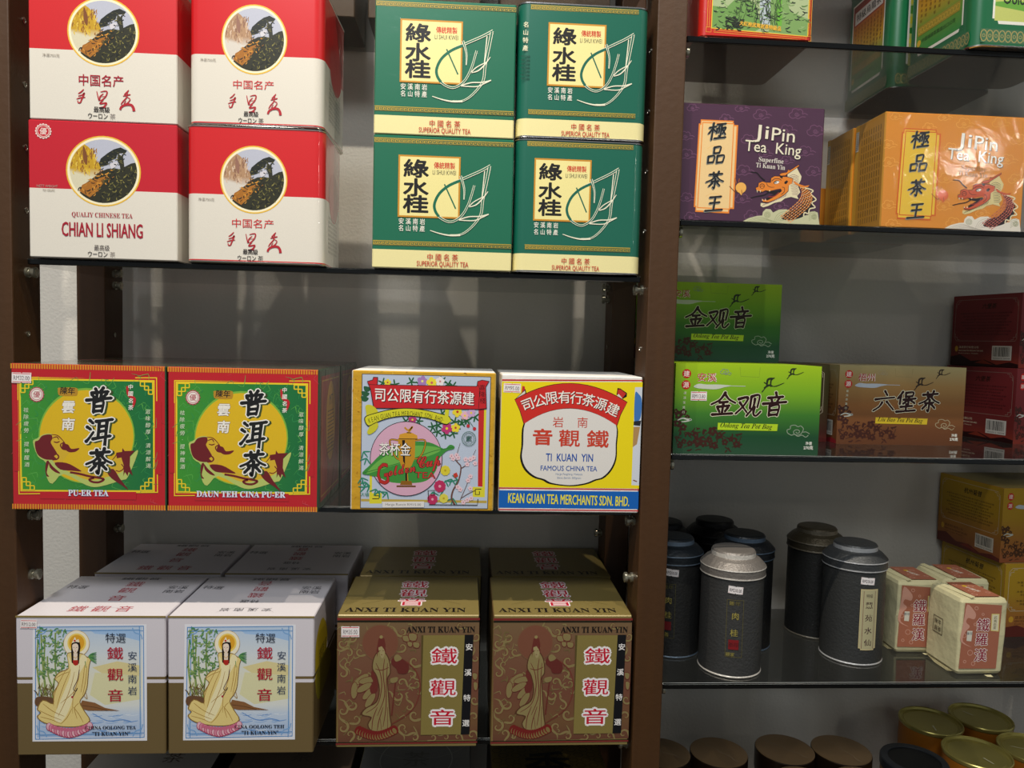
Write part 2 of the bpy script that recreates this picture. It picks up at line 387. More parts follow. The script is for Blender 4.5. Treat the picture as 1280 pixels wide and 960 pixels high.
ZL = [0.935, 0.5415, 0.2269, -0.0916, -0.41]
ZR = [1.172, 0.8575, 0.6185, 0.3042, -0.0151, -0.333]
TG = 0.0076
PEG0 = 0.5415 - TG - 0.0095; STEP = 0.0787
def post(label, x0, x1, y0, y1, faces, pegs):
    u_ = thing('shelf_post', label, 'post', ((x0 + x1) / 2, (y0 + y1) / 2, -1.12), 0, 'dark wooden shelf posts')
    m = MB(); bevbox(m, x0, x1, y0, y1, 0, 2.40, 0.0018, '#ffffff')
    m.v = [(x - u_.location.x, y - u_.location.y, z) for x, y, z in m.v]; p = m.build('upright', WOOD, u_)
    yc = y0 + 0.031
    for side, fx in faces:
        k = -14
        while k < 10:
            z = PEG0 + k * STEP; k += 1
            isp = any(abs(z - q) < 0.02 for q in pegs[side])
            mb = MB(); n = 12
            prof = [(0.0038, 0), (0.0038, 0.0012), (0.0026, 0.0016), (0.0022, 0.0002)] if not isp else [(0.0068, 0), (0.0068, 0.003), (0.0045, 0.0036), (0.0045, 0.0075), (0.0072, 0.008), (0.0072, 0.0115), (0.005, 0.0125)]
            rings = [[(fx + side * h - u_.location.x, yc - u_.location.y + r * math.cos(2 * PI * i / n), z + 1.12 + r * math.sin(2 * PI * i / n)) for i in range(n)] for r, h in prof]
            for a, c in zip(rings, rings[1:]): mb.add(a + c, [(i, (i + 1) % n, n + (i + 1) % n, n + i) for i in range(n)], '#ffffff')
            mb.add(rings[-1], [tuple(range(n))], '#ffffff')
            mb.build('shelf_peg' if isp else 'hole_ferrule', CLEAR if isp else METAL, p, smooth=True)
pl = [z - TG - 0.0095 for z in ZL] + [PEG0 - 5 * STEP]; pr = [z - TG - 0.0095 for z in ZR]
PG = {1: pl, -1: pl}
post('front dark wooden post at the left edge of the picture', -0.843, -0.80, 0.0, 0.062, [(1, -0.80)], {1: pl})
post('rear dark wooden post at the left, in front of the pale wall', -0.843, -0.80, 0.238, 0.300, [(1, -0.80)], {1: pl})
post('front dark wooden post between the left and the right shelves', 0.0, 0.0389, 0.0, 0.062, [(-1, 0.0), (1, 0.0389)], {-1: pl, 1: pr})
post('rear dark post behind the middle post, beside the left shelves', 0.0, 0.0389, 0.238, 0.300, [(-1, 0.0), (1, 0.0389)], {-1: pl, 1: pr})
post('front wooden post of the right shelves, beyond the right picture edge', 0.839, 0.879, 0.0, 0.062, [(-1, 0.839)], {-1: pr})
post('rear wooden post of the right shelves, beyond the right picture edge', 0.839, 0.879, 0.238, 0.300, [(-1, 0.839)], {-1: pr})

EDGE_HIGHLIGHT = simple('glass_edge_highlight', '#dfe5e2', 0.3)  # pale colour paints in the light caught along the top of the shelf edge
def shelf(x0, x1, z, label):
    t = thing('glass_shelf', label, 'shelf', ((x0 + x1) / 2, 0.032 if z > .9 else 0.02, z - TG))
    w_ = x1 - x0; m = MB(); boxmb(m, -w_ / 2, w_ / 2, 0.004, 0.29, 0, TG, '#ffffff'); m.build('pane', GLASS if x0 < 0 else GLASS_DARK, t)
    m = MB(); bevbox(m, -w_ / 2, w_ / 2, 0.0, 0.004, 0, TG, 0.0009, '#ffffff'); m.build('polished_edge', EDGE, t)
    m = MB(); m.add([(-w_ / 2, -.0001, TG - .0010), (w_ / 2, -.0001, TG - .0010), (w_ / 2, .0030, TG + .0001), (-w_ / 2, .0030, TG + .0001)], [(0, 1, 2, 3)], '#ffffff'); m.build('edge_highlight', EDGE_HIGHLIGHT, t)
for z, lb in zip(ZL, ['left glass shelf above the frame over the red and green tea tins', 'smoked glass shelf under the red and white and green tea tins', 'smoked glass shelf under the red and green pu-er boxes and the trophy box',
                      'smoked glass shelf under the white and brown ti kuan yin boxes', 'lowest left glass shelf mostly hidden under the white and brown boxes']):
    shelf(-0.793, -0.006, z, lb)
for z, lb in zip(ZR, ['right glass shelf above the frame over the red landscape tin', 'smoked glass shelf carrying the red landscape tin and green oolong tins', 'smoked glass shelf carrying the purple and orange dragon boxes',
                      'smoked glass shelf carrying the lime green and brown tea pot bag boxes', 'smoked glass shelf carrying the dark round tins and paper wrapped tea', 'lowest right glass shelf carrying the brown and gold round cans']):
    shelf(0.045, 0.833, z, lb)

# ================================================================== left bay, top shelf: red and white mountain tea
def box_body(t, w, d, h, cols, mat='card', r=0.0015, n=1, top=None, name='carton'):
    m = MB(); b_ = 0.0012
    loft(m, [(0, b_, cols), (b_, 0, cols), (h - b_, 0, cols), (h, b_, cols)] if not isinstance(cols, list) else cols, w, d, r, n, top=top, bottom='#77706a')
    return m.build(name, finish(mat), t, smooth=n > 2)
def landscape(A, cx, cy, s, warm=True):
    """round mountain picture; drawn in its own frame, radius 430 around (590, 505)"""
    old = A.tf; A.tf = (cx - 590 * s, cy - 505 * s, s)
    A.disc(590, 505, 458, '#e8b93c', n=48); A.disc(590, 505, 440, '#f6edc9', n=48)
    R = 412; inside = lambda x, y: (x - 590) ** 2 + (y - 505) ** 2 < R * R
    def clip(pts):
        out = []
        for x, y in pts:
            dx, dy = x - 590, y - 505; r_ = math.hypot(dx, dy)
            if r_ > R: x, y = 590 + dx * R / r_, 505 + dy * R / r_
            out.append((x, y))
        return out
    A.disc(590, 505, R, '#b9bccb', n=48)
    arc = [(590 + R * math.cos(a), 505 + R * math.sin(a)) for a in np.linspace(math.radians(125), math.radians(236), 16)]
    mist = '#d9d2b4' if warm else '#d6cfc4'
    A.poly(arc + [(400, 190), (450, 240), (480, 320), (500, 380), (540, 400), (560, 470), (500, 600), (360, 760)], lambda x, y: ('#c39a1e' if warm else '#b08a68') if y < 480 else mist)
    rn = random.Random(3)
    scatter(A, rn, 90, 185, 200, 540, 520, 60, 14, ['#a06a1c', '#d8b02c', '#8a5a28', '#e0c04a'] if warm else ['#a07a5c', '#c9a888', '#8a6450', '#d8bda4'], (1.2, 1.9), inside)
    A.poly([(345, 190), (370, 230), (395, 330), (385, 430), (350, 380), (338, 280)], '#7d4a22' if warm else '#946a58', smooth=True)
    arc2 = [(590 + R * math.cos(a), 505 + R * math.sin(a)) for a in np.linspace(math.radians(-18), math.radians(135), 22)]
    A.poly([(380, 660), (470, 590), (560, 510), (640, 470), (720, 460), (800, 470), (860, 430), (930, 390)] + arc2, '#2b2a18')
    A.poly(clip([(290, 770), (330, 690), (420, 640), (520, 600), (640, 560), (590, 650), (520, 760), (420, 850)]), '#a86a1c')
    scatter(A, rn, 110, 300, 480, 700, 850, 50, 14, ['#d09030', '#5e3c14', '#b57824', '#332412'], (-1.2, 2.4), lambda x, y: inside(x, y) and x + y > 1010 and x + y < 1330)
    scatter(A, rn, 150, 480, 420, 990, 900, 40, 11, ['#12130c', '#4a4a22', '#6a6430', '#1e2012', '#8c8444'], (-1.5, 1.5), lambda x, y: inside(x, y) and x + y > 1180)
    A.poly([(535, 400), (560, 340), (640, 270), (720, 215), (800, 188), (880, 225), (850, 265), (760, 280), (745, 330), (650, 375), (640, 420), (550, 448)], '#20231a')
    A.poly([(770, 240), (850, 260), (830, 300), (840, 380), (850, 480), (800, 500), (790, 420), (760, 360)], '#2c2b1c')
    A.poly([(660, 410), (730, 380), (770, 385), (740, 440), (690, 470)], '#d3d0d6'); A.poly([(780, 270), (835, 265), (810, 300)], '#c9cbd8', same=True)
    scatter(A, rn, 60, 540, 200, 870, 440, 30, 9, ['#0f120c', '#4d4c2c', '#77703a'], (-.6, .6), lambda x, y: inside(x, y) and x + y > 930 and y < 1150 - x * .9)
    A.tf = old
def seal(A, x, y, r, bg, fg, ch='優'):
    A.disc(x, y, r, fg, n=32)
    for k in range(16): A.disc(x + r * .97 * math.cos(k * PI / 8), y + r * .97 * math.sin(k * PI / 8), r * .14, fg, n=8, same=True)
    A.disc(x, y, r * .9, bg, n=32); A.ring(x, y, r * .76, r * .08, fg); A.text(ch, x, y, r * 1.0, fg, off=.02, shear=.1)
def chian(label, x0, x1, z, kind, grp, y0=0.0, rz=0, d=0.125, h=0.168):
    w_ = x1 - x0; red = '#c4182a' if kind == 'en' else '#cf1f24'; wh = '#e2dccf'
    t = thing('tea_carton' if kind != 'tin' else 'tea_tin', label, 'tea box' if kind != 'tin' else 'tea tin', ((x0 + x1) / 2, y0 + d / 2, z), rz, grp)
    if kind == 'tin':
        f = lambda k: h * k
        box_body(t, w_, d, h, [(0.0022, 0, red), (f(.022), 0, red), (f(.022), 0, wh), (f(.5), 0, wh), (f(.5), 0, red), (h - 0.0022, 0, red)], 'tin', 0.013, 7, name='tin_body')
        for zz in (0, h - 0.003):
            m = MB(); loft(m, [(zz, .0008, '#c9c4bc'), (zz + .0008, -.0006, '#c9c4bc'), (zz + .0022, -.0006, '#c9c4bc'), (zz + .003, .0008, '#c9c4bc')], w_, d, .013, 7, top='#b9b2a8')
            m.build('rim', finish('steel'), t, smooth=True)
    else:
        box_body(t, w_, d, h, [(0, .0012, wh), (.0012, 0, wh), (h * .505, 0, wh), (h * .505, 0, red), (h - .0012, 0, red), (h, .0012, red)], 'gloss', .0012, 1, top=red)
    A = Art([(0, 0), (1000, 0), (1000, 980), (0, 980)], w_, h, front(w_, d))
    rot = 0
    if kind == 'en':
        landscape(A, 502, 350, .55); A.part('mountain_picture', 'gloss', t, 'round picture of a pine on a misty mountain in a gold ring')
        seal(A, 103, 82, 50, red, '#ead9d0'); A.part('seal_emblem', 'gloss', t)
        A.text('NETT WEIGHT', 125, 470, 24, '#a39a8e', width=140); A.text('750 GRAMS', 135, 500, 24, '#a39a8e', width=80, same=True)
        A.text(serif('QUALIY CHINESE TEA'), 492, 668, 46, '#a8333c', width=410)
        A.text('CHIAN LI SHIANG', 492, 772, 92, '#a5122a', width=545, off=.034, sy=1.5)
        A.text('最高级', 488, 900, 44, '#4d4648', width=104); A.text('ウーロン', 460, 946, 46, '#2c2628', width=132, off=.01); A.text('茶', 560, 946, 40, '#8d8580', same=True)
    else:
        dx = -20 if kind == 'tin' else 0
        landscape(A, 490 if kind == 'tin' else 502, 378 if kind == 'tin' else 350, .53, kind != 'tin'); A.part('mountain_picture', 'gloss', t, 'round picture of a pine on a misty mountain in a gold ring')
        A.text('净重750克', 150, 530, 26, '#a39a8e', width=115)
        A.text('中国名产', 485, 692, 84 if kind == 'cn' else 70, red if kind == 'tin' else '#a5122a', width=300, off=.02 if kind == 'cn' else .0)
        c = '#b3202c'
        # running-hand title 千里香
        o_ = A.tf; A.tf = (dx, 42, 1)
        A.line([(368, 715), (350, 735), (330, 748)], 9, c, brush=True); A.line([(330, 765), (358, 755), (372, 742), (352, 790), (345, 808), (330, 812), (326, 795)], 10, c, brush=True); A.line([(318, 786), (350, 775), (378, 772)], 8, c, brush=True)
        A.line([(455, 725), (470, 790), (478, 762), (500, 740)], 9, c, brush=True); A.line([(480, 730), (510, 722), (525, 728), (515, 760), (490, 785), (478, 790)], 9, c, brush=True); A.line([(470, 765), (520, 757)], 7, c, brush=True)
        A.line([(500, 785), (475, 812), (520, 806), (500, 835), (470, 842), (518, 838)], 11, c, brush=True)
        A.line([(672, 708), (655, 728), (640, 742)], 10, c, brush=True); A.line([(632, 752), (668, 742), (684, 738)], 9, c, brush=True); A.line([(664, 718), (656, 760), (632, 790), (618, 812)], 9, c, brush=True); A.line([(655, 756), (680, 772), (662, 800), (640, 806), (652, 784)], 8, c, brush=True); A.line([(612, 850), (622, 828), (650, 812), (686, 812), (702, 832), (706, 856)], 14, c, w1=20)
        A.tf = o_
        A.text('最高級', 488 + dx, 896, 42, '#2c2628', width=108, off=.02); A.text('ウーロン', 462 + dx, 942, 46, '#2c2628', width=132, off=.015); A.text('茶', 562 + dx, 942, 42, '#2c2628' if kind == 'tin' else '#8d8580')
    A.part('lettering', 'gloss', t)
    B = Art([(0, 0), (700, 0), (700, 980), (0, 980)], d, h, rightf(w_, d))
    if kind != 'tin': B.disc(560, 820, 60, '#b98a2c', n=12)
    else:
        B.disc(380, 430, 190, '#c3262c', n=24)
        for i in range(9): B.text('净重中国名产茶叶特级', 350, 600 + i * 32, 22, '#8f8a84', width=360)
    B.part('side_print', 'gloss', t)
    return t
G1 = 'red and white mountain tea packs stacked two by two'
chian('red and white carton with tall red capitals, lower left of its stack', -0.779, -0.600, 0.5415, 'en', G1)
chian('red and white mountain tea tin under another tin, lower right of its stack', -0.590, -0.419, 0.5415, 'tin', G1, h=.170)
chian('upper red and white carton with round mountain picture, beside the left post', -0.777, -0.600, 0.7100, 'cn', G1)
chian('red and white mountain tea tin on top of the other such tin', -0.586, -0.419, 0.7120, 'tin', G1, rz=-.03, d=.14, h=.172)

# ------------------------------------------------------------------ green li shui kwei tins
def fret(A, x0, x1, y, hgt, n):
    A.rect(x0, y, x1, y + hgt, '#c9a42e', nx=12); A.up(); u = (x1 - x0) / n; g = '#0f5a44'; t_ = hgt * .13
    for i in range(n):
        a = x0 + i * u
        for (p, q, r_, s_) in ((.0, .15, .8, .15 + .13), (.8, .15, .93, .72), (.3, .6, .8, .73), (.3, .4, .42, .6), (.42, .4, .62, .52), (.0, .15, .1, .85), (.0, .85, 1, .95)):
            A.rect(a + p * u, y + q * hgt, a + r_ * u, y + s_ * hgt, g, same=True)
def shui(label, x0, x1, z, grp, tin, y0=0.0, d=.125, h=.167, shift=0, side=False):
    w_ = x1 - x0; gr = '#12694c' if not tin else '#14634f'; cr = '#eee3a4'
    t = thing('tea_tin' if tin else 'tea_carton', label, 'tea tin' if tin else 'tea box', ((x0 + x1) / 2, y0 + d / 2, z), 0, grp)
    L = [(0.0, .001, cr), (.0012, 0, cr), (h * .14, 0, cr), (h * .14, 0, gr), (h - .0012, 0, gr), (h, .0012, gr)]
    box_body(t, w_, d, h, L, 'film' if not tin else 'tin', .0015 if not tin else .014, 1 if not tin else 7, top=gr, name='carton' if not tin else 'tin_body')
    if tin:
        for zz in (0, h - 0.003):
            m = MB(); loft(m, [(zz, .0008, '#b9b8b8'), (zz + .0008, -.0007, '#b9b8b8'), (zz + .0022, -.0007, '#b9b8b8'), (zz + .003, .0008, '#b9b8b8')], w_, d, .014, 7, top='#9a9a98')
            m.build('rim', finish('steel'), t, smooth=True)
    A = Art([(0, 0), (1000, 0), (1000, 960), (0, 960)], w_, h, front(w_, d))
    mg = 4 if not tin else 88
    fret(A, mg, 1000 - mg, 22, 34, 34 if not tin else 29); A.part('fret_band', 'gloss', t); fret(A, mg, 1000 - mg, 762, 34, 34 if not tin else 29); A.part('fret_band', 'gloss', t)
    o_ = A.tf; A.tf = (shift, 0, 1)
    # panel (crop of the upper left tin: 1 px there = 2.13 units)
    A.rect(178, 140, 620, 588, '#c98d28'); A.rect(190, 152, 608, 576, '#f0e49a'); A.part('yellow_panel', 'gloss', t)
    cu = lambda pts: [((x / 9.6 + 520 - 467) * 5.78, (y / 9.6 + 30 - 2) * 5.65) for x, y in pts]
    wh = '#ece9d0'; G = gr
    A.tf = (shift - 4, 6, 1)
    def double(pts, w0, w1=None, brush=False, sm=True):
        p = cu(pts)
        A.line(p, w0 + 9, wh, w1=None if w1 is None else w1 + 7, smooth=sm); A.line(p, w0, G, w1=w1, smooth=sm)
    A.line(cu([(340, 300), (480, 600)]), 10, G)
    double([(885, 50), (760, 125), (560, 225), (400, 310), (290, 410), (228, 540), (240, 640), (300, 715), (400, 760), (480, 740), (560, 670), (620, 560), (660, 440), (695, 300)], 10, 8)
    A.line(cu([(560, 235), (400, 312), (285, 415), (228, 540), (236, 630), (280, 700)]), 20, G)
    double([(870, 70), (840, 250), (800, 480), (785, 640), (735, 740), (640, 850), (540, 915), (420, 925)], 14, 4)
    A.line(cu([(815, 120), (790, 440)]), 7, wh)
    A.line(cu([(180, 875), (300, 910), (420, 928), (540, 920)]), 5, wh, w1=14)
    double([(530, 190), (575, 340), (575, 480)], 9, 1); A.line(cu([(640, 570), (720, 540), (790, 470), (860, 370)]), 9, wh, brush=True); A.line(cu([(640, 560), (700, 500), (820, 430)]), 7, wh)
    A.line(cu([(520, 730), (640, 690), (770, 680), (875, 650)]), 8, wh); A.line(cu([(520, 735), (700, 735), (800, 690), (875, 650)]), 7, wh)
    A.part('leaf_emblem', 'gloss', t, 'white outlined leaf drawing')
    A.tf = (shift, 0, 1)
    for ch, y_ in (('綠', 235), ('水', 372), ('桂', 492)): A.text(ch, 305, y_, 162, '#17130f', off=.045, sx=1.15, sy=.82)
    A.text('傳統精製', 505, 208, 50, '#cc3a22', width=150, off=.03); A.text('LI SHUI KWEI', 505, 258, 46, '#2b2820', width=166)
    A.text('安 溪 南 岩', 280, 618, 46, '#eceadc', width=186, off=.02); A.text('名 山 特 產', 280, 668, 46, '#eceadc', width=186, off=.02)
    A.tf = (shift * .55, 0, 1)
    A.text('中 國 名 茶', 505, 872, 52, '#c23020', width=220, off=.01); A.text('SUPERIOR QUALITY TEA', 505, 925, 52, '#c23020', width=370, off=.008)
    if side:
        A.tf = (0, 0, 1); A.col('名山特產', 55, (165, 330), 44, '#ece6c4', off=.02)
        for i in range(7): A.text('中國名茶精製', 58, 390 + i * 26, 20, '#0c3a2c', width=70)
    A.part('lettering', 'gloss', t); A.tf = o_
    return t
G2 = 'green leaf tea packs stacked two by two'
shui('green leaf tea carton under shrink film, lower left of the green stack', -0.358, -0.180, 0.5415, G2, False)
shui('green leaf tea tin with rounded corners, lower right of the green stack', -0.178, -0.011, 0.5415, G2, True, h=.170, shift=-30)
shui('green leaf tea carton on top of another, upper left of the green stack', -0.358, -0.181, 0.7095, G2, False)
shui('green leaf tea tin with side lettering showing, upper right of the green stack', -0.178, -0.010, 0.7125, G2, True, h=.169, shift=48, side=True)

# ================================================================== left bay, second shelf
def puer(label, xc, y0, second, grp, art=True, tag=False):
    w_, d, h = .1875, .160, .1825
    red = '#bf1420'
    t = thing('tea_carton', label, 'tea box', (xc, y0 + d / 2, 0.2269), 0, grp)
    box_body(t, w_, d, h, dict(front=red, back=red, left='#7c1418', right='#1c4a2c'), 'film', top='#5f5a44')
    B = Art([(0, 0), (900, 0), (900, 1000), (0, 1000)], d, h, rightf(w_, d))
    B.rect(80, 50, 860, 950, '#9c1820'); B.frame(110, 80, 830, 920, 10, '#c9a02c'); B.disc(470, 400, 190, '#c9981c', ry=300); B.ring(470, 400, 230, 12, '#7c5c18', ry=340); B.text('MT', 480, 240, 110, '#1a140c', off=.02)
    for i in range(12): B.rect(340, 320 + i * 28, 600, 328 + i * 28, '#5c3c10', same=i > 0)
    B.part('side_print', 'film', t)
    if not art: return t
    # drawn in the crop frame of the left box
    A = Art([(12, 12), (980, 42), (975, 930), (15, 917)], w_, h, front(w_, d))
    sk = lambda x, y: (x, y + (x - 12) * .03 * (1 - y / 930) + (x - 15) * .0135 * (y / 930))
    P = lambda *p: [sk(*q) for q in p]
    for (ya, yb) in ((13, 44), (884, 916)):
        A.up()
        for i in range(60):
            a = 13 + i * 16.05
            A.poly(P((a, ya), (a + 10, ya), (a + 10, yb), (a, yb)), '#d98c1a', same=True)
    rn = random.Random(11)
    scatter(A, rn, 130, 25, 60, 965, 880, 46, 3.5, ['#d0424a', '#c8303c'], (0, 6.28), bend=1.0)
    A.poly(P((56, 96), (925, 82), (925, 805), (56, 825)), '#f0d21e'); A.poly(P((62, 102), (919, 88), (919, 799), (62, 819)), red)
    A.poly(P((12, 132), (1, 132), (1, 133), (12, 133)), red)
    A.poly(P((190, 60), (790, 60), (790, 95), (190, 95)), red); A.poly(P((190, 808), (790, 796), (790, 850), (190, 850)), red)
    A.poly(P((30, 240), (60, 240), (60, 680), (30, 680)), red); A.poly(P((905, 230), (950, 230), (950, 690), (905, 690)), red)
    A.poly(P((66, 104), (910, 100), (905, 800), (68, 806)), '#f0d21e'); 
    def gr(x, y):
        t_ = min(max((x - 75) / 830, 0), 1); a = (0x3c, 0x96, 0x2a); b_ = (0x0c, 0x6c, 0x38)
        return '#%02x%02x%02x' % tuple(int(a[i] + (b_[i] - a[i]) * t_) for i in range(3))
    A.poly(P((76, 114), (490, 112), (900, 110), (895, 790), (490, 794), (78, 796)), gr)
    scatter(A, rn, 230, 90, 120, 890, 780, 60, 3.2, ['#5fb44a', '#46a44c', '#2f9450'], (0, 6.28), bend=1.2)
    A.part('printed_border', 'film', t, 'red and green frame printed with gold fret lines')
    # corner frets
    for cx, cy, sx_, sy_ in ((78, 116, 1, 1), (898, 112, -1, 1), (80, 796, 1, -1), (895, 790, -1, -1)):
        A.up()
        q = lambda a, b: sk(cx + sx_ * a, cy + sy_ * b)
        for seg in ([(0, 0), (76, 0)], [(76, 0), (76, 26)], [(76, 26), (26, 26)], [(0, 0), (0, 76)], [(0, 76), (26, 76)], [(26, 76), (26, 26)], [(26, 26), (50, 26)], [(50, 0), (50, 50)], [(0, 50), (50, 50)], [(26, 50), (26, 76)]):
            A.line([q(*p) for p in seg], 7, '#f0d21e', smooth=False, same=True)
    A.disc(*sk(485, 455), 300, '#7fb63a', ry=296, n=40); A.disc(*sk(485, 458), 292, '#e0b80e', ry=286, n=48)
    A.part('yellow_disc', 'film', t)
    # reclining scholar
    dk = '#6d1016'; fl = '#d9b227'
    A.poly([(150, 500), (175, 480), (215, 455), (260, 450), (280, 470), (290, 520), (315, 590), (300, 630), (330, 640), (480, 690), (590, 700), (620, 680), (700, 650), (790, 560), (800, 580), (740, 720), (700, 740), (560, 780), (480, 770), (340, 700), (270, 760), (235, 720), (230, 630), (180, 590)], '#b9c86a', smooth=True, n=3)
    A.poly([(250, 470), (300, 465), (345, 500), (360, 530), (385, 560), (360, 590), (340, 640), (470, 680), (560, 690), (640, 640), (665, 590), (700, 590), (735, 640), (700, 690), (610, 720), (500, 740), (380, 690), (290, 640), (255, 560)], fl, smooth=True, n=3)
    A.poly([(163, 500), (185, 490), (210, 462), (262, 455), (272, 480), (262, 505), (285, 545), (300, 575), (282, 590), (300, 610), (250, 612), (215, 605), (180, 580), (165, 540)], dk, smooth=True, n=4)
    A.line([(272, 478), (300, 470), (312, 488)], 7, dk, brush=True); A.line([(280, 500), (300, 505), (318, 498)], 8, dk, brush=True)
    A.line([(265, 456), (300, 460), (322, 476), (345, 502)], 6, dk, brush=True); A.line([(345, 502), (352, 520), (345, 540)], 5, dk)
    A.line([(262, 575), (285, 568), (310, 590), (300, 608), (270, 612)], 9, dk)
    A.poly([(340, 500), (352, 512), (372, 520), (390, 545), (440, 540), (418, 562), (378, 566), (350, 550), (330, 540)], dk, smooth=True, n=3); A.line([(340, 505), (322, 520), (335, 545), (360, 552)], 8, dk, brush=True)
    A.poly([(235, 620), (250, 625), (235, 690), (250, 715), (232, 710), (226, 660)], dk, smooth=True, n=3); A.poly([(250, 625), (275, 655), (320, 695), (290, 690), (255, 660)], dk, smooth=True, n=3)
    A.poly([(285, 630), (360, 632), (430, 668), (450, 685), (390, 680), (320, 672)], dk, smooth=True, n=3)
    A.line([(380, 690), (440, 700), (500, 715), (560, 725), (590, 735), (560, 752), (520, 750), (500, 735), (530, 725)], 14, dk)
    A.poly([(612, 690), (650, 670), (690, 730), (742, 800), (700, 770), (640, 730)], dk, smooth=True, n=3)
    A.poly([(668, 570), (705, 565), (708, 542), (722, 560), (785, 558), (755, 590), (752, 650), (770, 712), (745, 690), (738, 715), (722, 690), (712, 715), (715, 650), (700, 600), (672, 605)], dk)
    A.line([(640, 620), (665, 590), (672, 575)], 5, dk, brush=True); A.line([(700, 640), (715, 665), (690, 685), (665, 680)], 6, dk)
    A.part('scholar_picture', 'film', t, 'dark red reclining bearded scholar raising a hand')
    seal(A, 177, 207, 44, '#f1e8df', '#b4545c')
    A.poly(P((318, 158), (420, 156), (434, 175), (430, 200), (415, 208), (325, 208), (310, 190), (310, 170)), '#b98a1e', smooth=True, n=3)
    A.text('陳年', 371, 186, 50, '#1b160f', off=.035, width=90, shear=.1, rot=.03)
    A.col('雲南', 374, (286, 392), 84, '#f3efe4', x1=372, off=.045, out=.035, outc='#5d1c22', shear=.12, rough=.02)
    for i, (ch, y_) in enumerate((('普', 248), ('洱', 436), ('茶', 622))):
        A.brushed(ch, 574, y_ + 5, 152, '#3a4a1a', 22, .12, wt=1.4); A.brushed(ch, 563, y_, 152, '#f4f1e8', 18, .12, wt=1.4); A.brushed(ch, 563, y_, 152, '#0d0b0a', 0, .12, wt=1.42)
    A.line([(740, 160), (750, 215), (785, 240), (775, 290)], 20, '#c01c24', brush=True)
    A.col('中國名茶', 762, (165, 292), 34, '#f3efe4', off=.03, shear=.1)
    A.col('祛除疲勞·提神醒酒', 110, (302, 640), 33, '#dfeccc', x1=112, shear=.1); A.col('滋味醇厚·清涼解渴', 868, (318, 652), 33, '#dfeccc', shear=.1)
    if second: A.text(serif('DAUN TEH CINA PU-ER'), 487, 815, 56, '#f0f2fa', width=568, off=.012, out=.03, outc='#3a62b8')
    else: A.text(serif('PU-ER TEA'), 494, 818, 56, '#f0f2fa', width=250, off=.012, out=.03, outc='#3a62b8')
    A.part('lettering', 'film', t)
    if tag: price_tag(A, 84, 103, 122, 64, 'RM32.00', t, .03)
    return t
G3 = 'red and green pu-er boxes on the second shelf'
puer('red and green PU-ER TEA box with a price sticker, beside the left post', -0.7037, -0.011, False, G3, tag=True)
puer('red and green DAUN TEH CINA PU-ER box, second from the left on its shelf', -0.5145, -0.011, True, G3)
puer('red box hidden behind the PU-ER TEA box, only its top showing', -0.7030, 0.152, False, G3, art=False)
puer('red box behind the DAUN TEH CINA PU-ER box, its right side showing', -0.5145, 0.152, True, G3, art=False)

